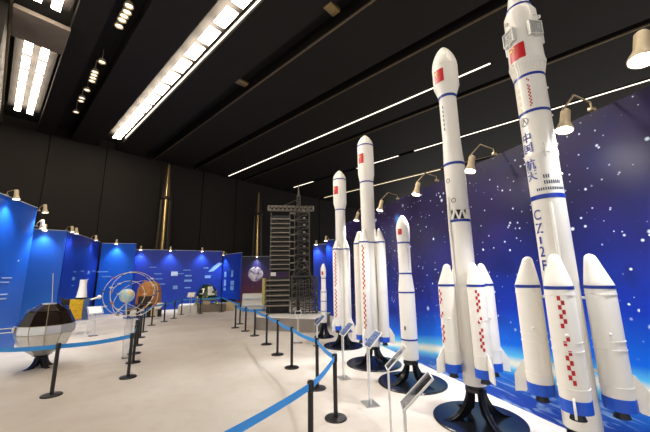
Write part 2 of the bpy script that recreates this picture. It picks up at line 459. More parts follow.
strip('long strip light passing behind the tall rocket with red flag', bS2, -4, cab(415, 151)[0], 0.09)
strip('distant gold ceiling truss, its gleam put in as glow', bS3, cab(440, 169)[0], cab(326, 198)[0], 0.12, 'truss_gleam')  # truss beam drawn as a thin bar, gold gleam given by emission
ORD = 'first second third fourth fifth sixth seventh eighth ninth tenth eleventh twelfth thirteenth fourteenth'.split()
# small round downlights in the second slot
for k, (x, y) in enumerate([(129, 6), (127, 12), (124, 16), (122, 20), (119, 26), (102, 62), (95, 72), (94, 75), (93, 78), (92, 81), (87, 90), (82, 98), (81, 101), (76, 112)]):
    P = G(x, y, HC)
    grp = 'downlights in the dark ceiling slot'
    root = thing('ceiling_downlight', ORD[13 - k] + ' downlight from the black wall in the dark ceiling slot', 'downlight', (P.x, P.y, HC), 0, grp)
    bm = BM(); lathe(bm, [(0.012, 0.62), (0.012, 0.13), (0.10, 0.12), (0.14, 0.03), (0.15, -0.02), (0.12, -0.02), (0.11, 0.03)], 16); obj('housing', bm, 'lamp_cream', root)
    bm = BM(); lathe(bm, [(0.0, 0.02), (0.105, 0.02), (0.105, 0.035), (0, 0.035)], 16, cap=False); obj('lens', bm, 'downlight_glow', root)
    if k < 5:                                             # the cluster of five is trained on the rockets
        tgt = Vector([(3.0, 3.6, 3.0), (2.4, 5.0, 3.0), (1.8, 6.8, 2.4), (1.2, 8.2, 3.0), (0.4, 10.5, 3.0)][k])
        ld = bpy.data.lights.new('downlight_beam', 'SPOT'); ld.energy = 780.0; ld.color = (1.0, 0.93, 0.84)
        ld.spot_size = math.radians(46); ld.spot_blend = 0.9; ld.shadow_soft_size = 0.25
        lo_ = bpy.data.objects.new('downlight_beam', ld); C.objects.link(lo_); lo_.parent = root; lo_.location = (0, 0, -0.12)
        lo_.rotation_euler = (Vector((P.x, P.y, HC - 0.12)) - tgt).to_track_quat('Z', 'Y').to_euler()
for k, (x, y, lb) in enumerate([(332, 9, 'brass bracket box in the ceiling slot nearest the long tile row'), (242, 83, 'brass bracket box in the ceiling slot closer to the black wall')]):
    P = G(x, y, HC)
    root = thing('slot_bracket', lb, 'bracket', (P.x, P.y, HC), YAW * -1 + PI / 2)
    bm = BM(); box(bm, (0, 0, 0.02), (0.34, 0.5, 0.12)); obj('plate', bm, 'brass', root, bevel=0.015)
    bm = BM(); lathe(bm, [(0.05, 0.08), (0.05, 0.62)], 10); obj('hanger', bm, 'slot_black', root)
    
# ------------------------------------------------------------------ right-hand starfield backdrop
WB, WA = Vector((0.42, 14.4, 0)), Vector((5.30, -1.2, 0))
WDIR = (WA - WB).normalized(); WLEN = (WA - WB).length
WN = Vector((WDIR.y, -WDIR.x, 0))                       # towards the rockets
if WN.dot(-WB) < 0: WN = -WN
W_H = 4.36
bm = BM(); box(bm, (WLEN / 2, 0.06, W_H / 2), (WLEN, 0.12, W_H))
wall_right = struct('wall_right', bm, 'space_print', 'tall backdrop wall printed with stars, purple nebula and the blue limb of Earth')
wall_right.location = WB; wall_right.rotation_euler = (0, 0, math.atan2(WDIR.y, WDIR.x))
_chk = wall_right.rotation_euler.z

def panel(label, P0, P1, h, m, z0=0.0, th=0.10, group=None, rail=True):
    """free-standing display panel; P0 -> P1 left to right as the visitor sees it, front face on the line"""
    P0, P1 = Vector((P0[0], P0[1], 0)), Vector((P1[0], P1[1], 0)); d = P1 - P0; L = d.length
    root = thing('display_panel', label, 'display panel', P0, math.atan2(d.y, d.x), group)
    bm = BM(); box(bm, (L / 2, th / 2, z0 + (h - z0) / 2), (L, th, h - z0)); obj('board', bm, m, root, smooth=False)
    if rail:
        bm = BM(); box(bm, (L / 2, th / 2, h + 0.012), (L, th + 0.03, 0.024)); obj('top_rail', bm, 'panel_edge', root, smooth=False)
    root['L'] = L
    return root
def prints(root, items, m='print_white'):
    for (x, z, wd, ht) in items:
        bm = BM(); box(bm, (x, -0.004, z), (wd, 0.008, ht)); obj('print_block', bm, m, root, smooth=False)

def gp(x, y): return G(x, y)
p1e = gp(14, 347.5); p1d = (gp(0, 352.5) - p1e).normalized()
P1 = panel('near blue display panel, the tallest, standing closest to faceted satellite', p1e + p1d * 3.6, p1e, Zat(p1e, 208.2), 'blue_print')
L1 = P1['L']
prints(P1, [(L1 - 1.05, 2.25, 0.5, 0.025), (L1 - 1.35, 2.12, 0.9, 0.025), (L1 - 1.25, 1.75, 0.75, 0.03), (L1 - 1.4, 1.62, 1.0, 0.03), (L1 - 0.6, 2.8, 0.06, 0.06),
            (L1 - 2.3, 2.2, 0.8, 0.03), (L1 - 2.3, 2.0, 0.7, 0.03)])
p2b = gp(53, 327.5); h2 = Zat(p2b, 231)
p2a = G(31, 229, h2); p2a.z = 0; p2a = p2a + (p2a - p2b).normalized() * 0.7
P2 = panel('blue display panel lit from one lamp, directly behind faceted satellite', p2a, p2b, h2, 'blue_print')
p3b = G(100, 242, h2); p3b.z = 0
P3 = panel('angled darker blue panel behind the gold satellite and its small captions', p2b + (p3b - p2b).normalized() * 0.12, p3b, h2, 'navy_print')
L3 = P3['L']
prints(P3, [(L3 * 0.30, 2.55, 0.35, 0.05), (L3 * 0.52, 2.6, 0.5, 0.05), (L3 * 0.30, 2.2, 0.35, 0.16), (L3 * 0.30, 1.85, 0.25, 0.05), (L3 * 0.72, 2.55, 0.35, 0.18), (L3 * 0.72, 2.15, 0.3, 0.1), (L3 * 0.9, 2.65, 0.5, 0.05)], 'print_pale')
p4b = G(135.8, 245.3, 4.3); p4b.z = 0
P4 = panel('blue panel behind the ringed globe model', p3b + (p4b - p3b).normalized() * 0.12, p4b, 4.4, 'blue_print')
L4 = P4['L']
prints(P4, [(L4 * 0.12, 2.6, 0.6, 0.05), (L4 * 0.25, 2.3, 0.5, 0.05)], 'print_pale')
p5a, p5b = gp(129, 311.8), gp(220, 306.8)
P5 = panel('widest deep blue panel with rows of captions behind the green lander', p5a, p5b, 4.1, 'navy_print')
L5 = P5['L']
pi = [(0.26, 2.45, .45, .05), (0.27, 2.1, .5, .05), (0.30, 1.75, .5, .06), (0.50, 2.45, .5, .05), (0.58, 2.7, .5, .05), (0.60, 2.3, .45, .1), (0.6, 1.95, .5, .14), (0.46, 1.5, .3, .25), (0.60, 1.45, .4, .08), (0.83, 2.2, .4, .2), (0.80, 2.85, .35, .05), (0.2, 2.9, .4, .04)]
prints(P5, [(L5 * a, b, c, d) for a, b, c, d in pi], 'print_pale')
bm = BM(); box(bm, (L5 * 0.44, -0.006, 2.45), (0.42, 0.012, 0.3)); obj('photo_print', bm, 'print_white', P5, smooth=False)
bm = BM(); prism(bm, [(0, 0), (0.35, 0.05), (1.0, 0.62), (0.75, 0.72), (0.4, 0.45)], (L5 * 0.83, -0.006, 2.55), (1, 0, 0), (0, 0, 1), 0.012); obj('station_print', bm, 'print_pale', P5, smooth=False)
p6b = gp(238.7, 309.6)
P6 = panel('raised blue panel with a grid of pictures, above the beige cabinet', p5b + (p6b - p5b).normalized() * 0.15, p6b, Zat(p6b, 252.8), 'navy_print', z0=0.62)
L6 = P6['L']
for (a, z, wd, ht) in [(0.18, 2.35, .35, .4), (0.18, 1.75, .35, .45), (0.58, 2.4, .3, .45), (0.60, 1.75, .5, .3), (0.60, 1.4, .5, .3), (0.18, 1.3, .35, .2)]:
    bm = BM(); box(bm, (L6 * a, -0.006, z), (wd, 0.012, ht)); obj('picture_print', bm, 'print_pale', P6, smooth=False)
p7a, p7b = Vector((-7.6, 26.6, 0)), Vector((-3.2, 27.4, 0))
P7 = panel('dusk coloured panel printed with a pale moon, behind the launch tower', p7a, p7b, Zat(p7a, 256.5), 'dusk_print')
mo = Vector(p7a); d7 = (p7b - p7a).normalized(); k = 0
for i in range(60):
    if proj(p7a + d7 * (i * 0.08) + Vector((0, 0, 2.5)))[0] < 256: k = i * 0.08
zm = Zat(p7a + d7 * k, 274)
bm = BM(); lathe(bm, [(0, -0.01), (0.62, -0.01), (0.62, 0.0), (0, 0.0)], 40, cap=False)
bmesh.ops.rotate(bm, cent=(0, 0, 0), matrix=Matrix.Rotation(PI / 2, 3, 'X'), verts=bm.verts[:])
mobj = obj('moon_disc', bm, 'moon_print', P7); mobj.location = (k, -0.01, zm)
pxa, pxb = Vector((-0.62, 17.6, 0)), Vector((0.15, 17.5, 0))
pya = G(313.8, 311); pyb = G(328, 311.2)
PY = panel('narrow blue panel behind the smallest rocket', pya, pyb, Zat(pya, 244.6), 'navy_print')
pxa2, pxb2 = G(327, 315.4), G(336, 316.2)
PX = panel('narrow blue panel joining the starfield wall behind the slim rocket', pxa2, pxb2, Zat(pxa2, 240.6), 'navy_print')

# ------------------------------------------------------------------ clip lamps on panel tops
def clip_lamp(P, nrm, label, group, tilt=-0.12, power=SPOT_W * 1.5, scale=0.72, out=0.5, rise=0.28, energy=True):
    """P = point on the top edge; nrm = horizontal direction out of the panel front"""
    rz = math.atan2(nrm.y, nrm.x) + PI / 2          # local -Y points out of the panel
    root = thing('clip_lamp', label, 'spotlight', P, rz, group)
    s = scale
    bm = BM(); box(bm, (0, 0.04, 0.055), (0.06, 0.09, 0.05)); obj('clamp', bm, 'rail_metal', root, bevel=0.008)
    bm = BM(); tube(bm, [(0, 0.04, 0.06), (0, 0.03, max(0.16, rise * 0.8)), (0, -out * 0.5, max(0.22, rise + 0.2)), (0, -out, rise + 0.2)], 0.013, 8); obj('arm', bm, 'rail_metal', root)
    aim = Vector((0, tilt, -1)).normalized()
    q = (-aim).to_track_quat('Z', 'Y').to_matrix()
    c = Vector((0, -out, rise))
    bm = BM()
    lathe(bm, [(0.0, 0.30), (0.055, 0.30), (0.075, 0.27), (0.08, 0.05), (0.10, -0.02), (0.135, -0.10), (0.135, -0.13), (0.125, -0.13), (0.12, -0.10)], 20, cap=False)
    bmesh.ops.scale(bm, vec=(s, s, s), verts=bm.verts[:])
    bmesh.ops.transform(bm, matrix=Matrix.Translation(c) @ q.to_4x4(), verts=bm.verts[:]); obj('lamp_housing', bm, 'lamp_cream', root)
    bm = BM(); lathe(bm, [(0, -0.105), (0.12, -0.105), (0.12, -0.09), (0, -0.09)], 20, cap=False)
    bmesh.ops.scale(bm, vec=(s, s, s), verts=bm.verts[:])
    bmesh.ops.transform(bm, matrix=Matrix.Translation(c) @ q.to_4x4(), verts=bm.verts[:]); obj('lens', bm, 'lens_glow', root)
    if energy:
        ld = bpy.data.lights.new('lamp_beam', 'SPOT'); ld.energy = power; ld.color = (0.95, 0.97, 1.0)
        ld.spot_size = math.radians(110); ld.spot_blend = 0.9; ld.shadow_soft_size = 0.08
        lo_ = bpy.data.objects.new('lamp_beam', ld); C.objects.link(lo_); lo_.parent = root
        lo_.location = c + aim * 0.16 * s
        lo_.rotation_euler = (-aim).to_track_quat('Z', 'Y').to_euler()
    return root
def on_top(P0, P1, h, px):
    P0, P1 = Vector((P0[0], P0[1], h)), Vector((P1[0], P1[1], h)); lo, hi = 0.0, 1.0
    for _ in range(40):
        m = (lo + hi) / 2
        if proj(P0.lerp(P1, m))[0] < px: lo = m
        else: hi = m
    return P0.lerp(P1, lo)
def nrm_of(P0, P1):
    d = (Vector(P1) - Vector(P0)); d.z = 0; d.normalize(); n = Vector((d.y, -d.x, 0))
    return n
gl = 'clip lamps along the blue display panels'
GL = 'cream clip lamp on the top edge of '
def lamps(root, P0, P1, pxs, text, which=None, **k):
    h = root.children[0].bound_box[1][2] if root.children else 4
    h = max(v[2] for v in root.children[0].bound_box)
    for i, x in enumerate(pxs):
        clip_lamp(on_top(P0, P1, h, x), nrm_of(P0, P1), GL + text + (which[i] if which else ''), gl, **k)
lamps(P1, p1e + p1d * 3.6, p1e, [8], 'the tallest blue panel', out=0.2, rise=0.02)
for k, z in enumerate((0.02, -0.55)):
    h1 = max(v[2] for v in P1.children[0].bound_box)
    clip_lamp(p1e + Vector((0.075, 0.055, h1 + z - 0.15)), Vector((0.75, 0.66, 0)), ['upper', 'lower'][k] + ' clip lamp on the side edge of the tallest blue panel', gl, out=0.12, rise=0.08)
lamps(P2, p2a, p2b, [45.5], 'the blue panel behind the faceted satellite', out=0.2, rise=0.03)
lamps(P3, p2b, p3b, [61.5, 71.5, 92], 'the angled dark panel', [' at the fold', ', middle one', ' by the globe'], out=0.2, rise=0.03, power=SPOT_W * 0.6)
lamps(P4, p3b, p4b, [117.5], 'the panel behind the ringed globe', out=0.2, rise=0.03)
lamps(P5, p5a, p5b, [141, 170.5, 202], 'the widest deep blue panel', [', above the capsule', ', middle one', ', above the lander'], out=0.2, rise=0.03)
lamps(P6, p5b, p6b, [226], 'the raised picture panel', out=0.2, rise=0.03)
lamps(P7, p7a, p7b, [257], 'the moon panel', out=0.2, rise=0.03)
lamps(PY, pya, pyb, [317], 'the narrow panel behind the smallest rocket', out=0.2, rise=0.03)
lamps(PX, pxa2, pxb2, [328], 'the narrow panel joining the starfield wall', out=0.2, rise=0.03)
txt = ['behind the slimmest boosted rocket', 'between two boosted rockets', 'behind the slim rocket without boosters', 'beside the rocket with an open lattice', 'beside the lettered rocket', 'past the lettered rocket']
for k, (x, y) in enumerate([(357, 223), (380.5, 211), (417, 196), (471, 170), (565, 126), (641, 48)]):
    # head stands 0.55 m out from the wall: where the sight line meets that plane
    r = ray(x, y); q = ((WB + WN * 0.55 - EYE).dot(WN)) / r.dot(WN); Hd = EYE + r * q
    foot = Hd - WN * 0.55; rise = max(-0.25, min(0.6, Hd.z - W_H - 0.05))
    clip_lamp(Vector((foot.x, foot.y, W_H)), WN, 'cream clip lamp above the starfield wall ' + txt[k], 'clip lamps above the starfield wall', out=0.55, rise=rise, tilt=-0.3, power=SPOT_W * 2.2, scale=0.9 if k == 5 else 0.74)

# ------------------------------------------------------------------ rockets
def cyl(az, r, z): return Vector((r * math.sin(az), -r * math.cos(az), z))   # az 0 faces the visitor, + to the right
def patch(bm, rf, a0, a1, z0, z1, off=0.004, na=None, nz=1):
    na = na or max(1, int(abs(a1 - a0) / 0.15) + 1)
    g = []
    for j in range(nz + 1):
        z = z0 + (z1 - z0) * j / nz
        g.append([bm.verts.new(cyl(a0 + (a1 - a0) * i / na, rf(z) + off, z)) for i in range(na + 1)])
    for j in range(nz):
        for i in range(na): bm.faces.new((g[j][i], g[j][i + 1], g[j + 1][i + 1], g[j + 1][i]))
def prof_fn(prof):
    def f(z):
        for (r0, z0), (r1, z1) in zip(prof, prof[1:]):
            if z0 <= z <= z1: return r0 + (r1 - r0) * (z - z0) / max(1e-6, z1 - z0)
        return prof[-1][0] if z > prof[-1][1] else prof[0][0]
    return f
def ring_band(name, root, rf, z, h, m, off=0.004, n=40):
    bm = BM(); r0, r1 = rf(z) + off, rf(z + h) + off
    lathe(bm, [(r0 - 0.02, z), (r0, z), (r1, z + h), (r1 - 0.02, z + h)], n, cap=False); return obj(name, bm, m, root)
def glyph(ch, size):
    cu = bpy.data.curves.new('glyph', 'FONT'); cu.body = ch; cu.size = size; cu.align_x = 'CENTER'; cu.resolution_u = 3; cu.offset = size * 0.007
    to = bpy.data.objects.new('glyph', cu); C.objects.link(to)
    bpy.context.view_layer.update()
    me = bpy.data.meshes.new_from_object(to.evaluated_get(bpy.context.evaluated_depsgraph_get()))
    bpy.data.objects.remove(to); bpy.data.curves.remove(cu)
    return me
def letters(name, root, chars, rf, az, z_top, step, size, m, stretch=1.0):
    bm = BM(); z = z_top
    for ch in chars:
        if ch == '|':
            r = rf(z - step * 0.3); patch(bm, rf, az - 0.012 / r, az + 0.012 / r, z - step * 0.62, z - step * 0.1, off=0.006); z -= step * 0.72; continue
        me = glyph(ch, size); base = len(bm.verts); vs = []
        for v in me.vertices:
            zz = z - size * 0.78 + v.co.y
            vs.append(bm.verts.new(cyl(az + v.co.x * stretch / rf(zz), rf(zz) + 0.006, zz)))
        for p in me.polygons:
            try: bm.faces.new([vs[i] for i in p.vertices])
            except ValueError: pass
        bpy.data.meshes.remove(me); z -= step
    return obj(name, bm, m, root, smooth=False)
def star_poly(bm, rf, az, z, R, rot=0):
    c = bm.verts.new(cyl(az, rf(z) + 0.009, z)); vs = []
    for k in range(10):
        rr = R if k % 2 == 0 else R * 0.4; a = PI / 2 + k * PI / 5 + rot
        zz = z + rr * math.sin(a); vs.append(bm.verts.new(cyl(az + rr * math.cos(a) / rf(zz), rf(zz) + 0.009, zz)))
    for k in range(10): bm.faces.new((c, vs[k], vs[(k + 1) % 10]))
def flag(root, rf, az0, az1, z0, z1):
    bm = BM(); patch(bm, rf, az0, az1, z0, z1, off=0.005, nz=2); f = obj('flag_panel', bm, 'mark_red', root)
    bm = BM(); rr = rf((z0 + z1) / 2); wdt = (az1 - az0); h = z1 - z0
    star_poly(bm, rf, az0 + wdt * 0.17, z0 + h * 0.74, h * 0.15)
    for a, b in ((0.33, 0.9), (0.4, 0.79), (0.4, 0.64), (0.33, 0.53)): star_poly(bm, rf, az0 + wdt * a, z0 + h * b, h * 0.05)
    obj('flag_stars', bm, 'mark_yellow', f, smooth=False)
def checks(root, c, rf, az, groups, sq, name='check_marks', wf=0.62):
    """two staggered columns of red squares, one part per run; c = axis offset"""
    for z_top, cnt, first in groups:
        bm = BM()
        for k in range(cnt):
            s = ((k + first) % 2) * 2 - 1; z1 = z_top - k * sq
            r = rf(z1 - sq / 2); wa = sq * wf / r
            a0 = az + (-wa if s < 0 else 0)
            patch(bm, rf, a0, a0 + wa, z1 - sq, z1, off=0.004, na=2)
        bmesh.ops.translate(bm, vec=Vector(c), verts=bm.verts[:])
        obj(name, bm, 'mark_red', root)
def booster(root, az, R, rb, z0, z_band, z_tip, core_r, marks=None, sq=0.032, fin=1.0, knob=True, rings=()):
    c = cyl(az, R, 0); c.z = 0
    inward = -Vector((c.x, c.y, 0)).normalized()
    # slanted nose leaning on the core
    bm = BM(); n = 28
    prof = [(0.98 * rb, z0), (rb, z0 + 0.03), (rb, z_band)]
    H = z_tip - z_band
    for t in (0.12, 0.3, 0.5, 0.7, 0.84, 0.93, 0.985, 1.0):
        prof.append((rb * (1 - 0.66 * t) if t < 0.85 else rb * (1 - 0.66 * 0.84) * math.sqrt(max(0.0, 1 - ((t - 0.82) / 0.18) ** 2)) + 1e-6 * (t == 1), z_band + H * t))
    lathe(bm, [(r, z) for r, z in prof[:-1]] + [(0, z_tip)], n)
    for v in bm.verts:
        if v.co.z > z_band: v.co += inward * (0.30 * rb * ((v.co.z - z_band) / H))
    bmesh.ops.translate(bm, vec=c, verts=bm.verts[:])
    b = obj('booster', bm, 'rocket_white', root)
    def sub(name, pr, m):
        q = BM(); lathe(q, pr, 28, cap=False); bmesh.ops.translate(q, vec=c, verts=q.verts[:]); return obj(name, q, m, b)
    e = 0.004
    sub('blue_band', [(rb - .01, z_band - 0.035), (rb + e, z_band - 0.035), (rb + e, z_band), (rb - .01, z_band)], 'band_blue')
    sub('tail_band', [(rb - .02, z0 - .002), (rb + e, z0 - .002), (rb + e, z0 + 0.12), (rb - .01, z0 + 0.12)], 'bright_blue')
    for zr in rings: sub('seam_ring', [(rb - .01, zr), (rb + .006, zr + .003), (rb + .006, zr + .010), (rb - .01, zr + .013)], 'rocket_white')
    sub('nozzle', [(rb * .35, z0), (rb * .42, z0 - .03), (rb * .55, z0 - .085), (rb * .5, z0 - .085), (rb * .3, z0 - .02)], 'black_nozzle')
    if fin:
        out = -inward; q = BM()
        prism(q, [(rb * 0.9, z0 + 0.02), (rb * 0.9, z0 + 0.36 * fin), (rb + 0.02, z0 + 0.34 * fin), (rb + 0.125 * fin, z0 + 0.17 * fin), (rb + 0.135 * fin, z0 - 0.03), (rb + 0.02, z0 - 0.01)], c, out, (0, 0, 1), 0.02)
        obj('fin', q, 'rocket_white', b, smooth=False)
    if knob:
        q = BM(); zk = z0 + (z_band - z0) * 0.60; p = c + cyl(0.1, rb + 0.008, zk); ball(q, (p.x, p.y, zk), 0.018, 10); obj('knob', q, 'rocket_white', b)
    for zz in (z0 + 0.34, z_band - 0.14):
        q = BM(); tube(q, [c + inward * (rb * 0.8) + Vector((0, 0, zz)), inward * -(core_r * 0.8) + Vector((0, 0, zz))], 0.016, 8); obj('strut', q, 'rocket_white', b)
    if marks: checks(b, c, lambda z: rb, marks[0], marks[1], sq, wf=0.62 if sq < 0.05 else 0.5)
    return b
def fairing_nose(zb, zt, r, n=14):
    out = []
    for i in range(1, n + 1):
        t = i / n; out.append((r * max(0, 1 - t ** 1.7) ** 0.72 if i < n else 0.0, zb + (zt - zb) * t))
    return out
def stand(P, label, r_disc, h, r_top, spin, m='stand_black'):
    root = thing('rocket_stand', label, 'display stand', (P[0], P[1], 0), face_cam(P), 'black rocket stands')
    bm = BM(); lathe(bm, [(r_disc, 0.0), (r_disc, 0.02), (r_disc - 0.012, 0.03), (0, 0.03)], 64); obj('base_disc', bm, m, root)
    bm = BM(); lathe(bm, [(r_top * 0.98, h - 0.05), (r_top * 1.0, h - 0.05), (r_top * 1.0, h), (0, h)], 36, cap=False); obj('collar', bm, m, root)
    for k in range(4):
        a = spin + k * PI / 2; d = Vector((math.sin(a), -math.cos(a), 0)); pts = []
        ro = r_disc * 0.86
        for i in range(13):                                   # concave outer edge
            t = i / 12; th = t * PI / 2
            pts.append((ro - (ro - r_top) * math.sin(th), 0.03 + (h - 0.03) * (1 - math.cos(th))))
        inner = [(r_top * 0.35, h), (r_top * 0.40, h * 0.6), (r_top * 0.8, h * 0.25), (r_top * 1.7, 0.03)]
        bm = BM(); prism(bm, pts + inner, (0, 0, 0), d, (0, 0, 1), 0.035)
        # flare flange on the outer edge
        side = Vector((-d.y, d.x, 0)); prev = None
        for (x, z) in pts:
            hw = 0.022 + 0.03 * (1 - (z / h)) ; cur = [bm.verts.new(d * x + side * s * hw + Vector((0, 0, z))) for s in (-1, 1)]
            if prev: bm.faces.new((prev[0], prev[1], cur[1], cur[0]))
            prev = cur
        obj('leg', bm, m, root)
    return root
def rocket(P, label, spin=0.0):
    return thing('carrier_rocket', label, 'rocket', (P[0], P[1], 0), face_cam(P), 'model rockets before the starfield wall')
def core_mesh(root, prof, name='core_stage'):
    bm = BM(); lathe(bm, prof, 40); return obj(name, bm, 'rocket_white', root)

# --- tall lettered rocket
PB = (2.79, 3.75)
big = rocket(PB, 'tallest white rocket with vertical blue lettering, four boosters and grid panels')
bp_ = [(0.172, 0.53), (0.175, 0.56), (0.175, 3.62), (0.182, 3.64), (0.182, 3.68), (0.175, 3.70), (0.175, 4.77), (0.212, 4.98), (0.205, 5.05), (0.200, 5.40), (0.195, 5.74), (0.150, 5.84)]
bf = prof_fn(bp_)
core_mesh(big, bp_)
bm = BM(); lathe(bm, [(0.150, 5.84), (0.142, 5.87), (0.08, 6.22), (0.055, 6.30), (0.05, 6.6), (0.04, 6.62), (0.04, 6.95), (0.055, 7.0), (0.03, 7.15), (0.0, 7.2)], 32); obj('escape_tower', bm, 'rocket_white', big)
ring_band('blue_band', big, lambda z: 0.146, 5.835, 0.03, 'band_blue', off=0.008)
ring_band('blue_band', big, bf, 4.735, 0.035, 'band_blue'); ring_band('blue_band', big, bf, 4.225, 0.035, 'band_blue'); ring_band('blue_band', big, bf, 3.08, 0.055, 'band_blue')
ring_band('skirt_ring', big, bf, 4.92, 0.02, 'rocket_white', off=0.006)
flag(big, bf, -0.98, 0.02, 4.995, 5.225)
# pleated skirt under the flag
bm = BM()
for k in range(40):
    a = 2 * PI * k / 40; bar(bm, cyl(a, 0.178, 4.79), cyl(a, 0.213, 4.97), 0.010)
obj('skirt_ribs', bm, 'rocket_white', big, smooth=False)
for az in (-0.80, 0.75, 2.35, -2.4):
    bm = BM(); c = cyl(az, 0.212, 5.38); rt = Vector((math.cos(az), math.sin(az), 0)); up = Vector((0, 0, 1)); outd = Vector((math.sin(az), -math.cos(az), 0))
    q = Matrix((rt, outd, up)).transposed()
    for s in (-1, 1):
        box(bm, c + rt * s * 0.085, (0.014, 0.05, 0.20), q); box(bm, c + up * s * 0.095, (0.18, 0.05, 0.014), q)
    for t in (-0.055, -0.03, 0, 0.03, 0.055):
        box(bm, c + rt * t, (0.006, 0.03, 0.19), q); box(bm, c + up * t, (0.17, 0.03, 0.006), q)
    box(bm, c - outd * 0.005, (0.165, 0.008, 0.185), q); box(bm, c - outd * 0.01 + up * -0.1, (0.05, 0.05, 0.05), q)
    obj('grid_fin', bm, 'grid_grey', big, smooth=False)
for az in (0.9, -0.9, 1.5):
    bm = BM(); c = cyl(az, 0.205, 5.62); ball(bm, c, 0.028, 10); obj('vent_pod', bm, 'rocket_white', big)
checks(big, (0, 0, 0), bf, -0.10, [(4.70, 2, 0), (4.61, 13, 0)], 0.024, 'zigzag_marks')
for i in range(4):
    bm = BM(); patch(bm, bf, -0.88, -0.74, 4.60 - i * 0.095, 4.54 - i * 0.095); obj('yellow_mark', bm, 'pale_yellow', big)
letters('lettering', big, '中国', bf, -0.78, 3.965, 0.14, 0.15, 'band_blue'); letters('lettering', big, '航天', bf, -0.78, 3.60, 0.14, 0.15, 'band_blue')
letters('designation', big, 'CZ|2F', bf, -0.82, 2.97, 0.165, 0.175, 'band_blue', 0.9)
bm = BM(); c0 = 4.12; ea = -0.76
for k in range(24):
    a0, a1 = 2 * PI * k / 24, 2 * PI * (k + 1) / 24
    v = [bm.verts.new(cyl(ea + rr * math.cos(a) / 0.175, 0.180, c0 + rr * math.sin(a))) for rr, a in ((0.058, a0), (0.050, a0), (0.050, a1), (0.058, a1))]
    bm.faces.new(v)
v = [bm.verts.new(cyl(ea + x / 0.175, 0.180, c0 + z)) for x, z in ((-0.035, -0.03), (-0.024, -0.03), (0, 0.02), (0.024, -0.03), (0.035, -0.03), (0.0, 0.045))]
bm.faces.new((v[0], v[1], v[2], v[5])); bm.faces.new((v[2], v[3], v[4], v[5]))
obj('round_emblem', bm, 'mark_dark', big, smooth=False)
for r_, (z, az0, cnt, h) in enumerate([(3.33, -0.05, 3, 0.045), (3.255, -0.05, 8, 0.045), (3.18, -0.55, 14, 0.035)]):
    bm = BM()
    for i in range(cnt): patch(bm, bf, az0 + i * 0.13, az0 + i * 0.13 + 0.07, z, z + h)
    obj('window_mark_row', bm, 'mark_dark', big)
bm = BM(); bar(bm, cyl(0.25, 0.185, 3.60), cyl(0.25, 0.185, 3.78), 0.012); bar(bm, cyl(0.0, 0.185, 3.66), cyl(0.55, 0.185, 3.66), 0.010); obj('antenna_cross', bm, 'grid_grey', big, smooth=False)
bm = BM(); tube(bm, [cyl(0.12, 0.185, 1.2), cyl(0.12, 0.185, 3.02)], 0.016, 8); obj('cable_duct', bm, 'rocket_white', big)
for k in range(10):
    z = 4.55 - 0.13 * k
    if k % 3 == 0: bm = BM(); ball(bm, cyl(1.35, 0.180, z), 0.015, 8); obj('knob', bm, 'rocket_white', big)
for k in range(4):
    az = -0.08 + k * PI / 2
    booster(big, az, 0.340, 0.136, 0.80, 2.05, 2.40, 0.175, marks=((0.02, [(1.95, 7, 0), (1.54, 2, 1), (1.40, 7, 1)]) if k == 0 else None), sq=0.047, fin=0.42 if k == 0 else 1.0, rings=(1.02, 1.38, 1.47, 1.95))
bm = BM(); lathe(bm, [(0.10, 0.53), (0.12, 0.48), (0.10, 0.48)], 24); obj('engine', bm, 'black_nozzle', big)
stand(PB, 'black flared stand under the lettered rocket', 0.72, 0.48, 0.15, 0.35)

# --- rocket with an open lattice interstage
PR2 = (2.305, 5.21)
r2 = rocket(PR2, 'white rocket with four checkered boosters and an open lattice interstage')
p2_ = [(0.165, 0.51), (0.172, 0.55), (0.172, 3.10)]
core_mesh(r2, p2_)
p2u = [(0.165, 3.26), (0.172, 3.27), (0.172, 4.13), (0.160, 4.3), (0.150, 4.6), (0.150, 5.40), (0.225, 5.62), (0.225, 6.02)] + fairing_nose(6.02, 6.47, 0.225)
core_mesh(r2, p2u, 'upper_stage'); u2 = prof_fn(p2u[:8])
bm = BM(); lathe(bm, [(0.115, 3.08), (0.115, 3.28)], 24); obj('engine_bay', bm, 'black_nozzle', r2)
bm = BM(); n = 9
for k in range(n):
    a0, a1 = 2 * PI * k / n, 2 * PI * (k + 1) / n; am = (a0 + a1) / 2
    bar(bm, cyl(a0, 0.164, 3.09), cyl(am, 0.164, 3.27), 0.026); bar(bm, cyl(am, 0.164, 3.27), cyl(a1, 0.164, 3.09), 0.026)
obj('lattice', bm, 'rocket_white', r2, smooth=False)
ring_band('blue_band', r2, lambda z: 0.172, 3.05, 0.045, 'band_blue'); ring_band('blue_band', r2, u2, 4.06, 0.045, 'band_blue'); ring_band('blue_band', r2, u2, 5.37, 0.045, 'band_blue', off=0.008)
ring_band('seam_ring', r2, u2, 6.0, 0.012, 'rocket_white')
flag(r2, u2, -0.95, -0.12, 5.64, 5.90)
for i in range(6):
    bm = BM(); patch(bm, u2, -0.75, -0.62, 5.20 - i * 0.085, 5.145 - i * 0.085); obj('side_mark', bm, 'mark_dark', r2)
for z, az in ((3.78, -0.75), (3.42, -0.35)):
    bm = BM(); torus(bm, 0.035, 0.005, 20, 4)
    bmesh.ops.transform(bm, matrix=Matrix.Translation(cyl(az, 0.174, z)) @ Matrix.Rotation(az, 4, 'Z') @ Matrix.Rotation(PI / 2, 4, 'X'), verts=bm.verts[:]); obj('round_mark', bm, 'mark_dark', r2)
bm = BM(); tube(bm, [cyl(-0.9, 0.176, 3.5), cyl(-0.95, 0.19, 3.3), cyl(-0.95, 0.195, 3.0), cyl(-0.95, 0.18, 1.0)], 0.018, 8); obj('cable_duct', bm, 'rocket_white', r2)
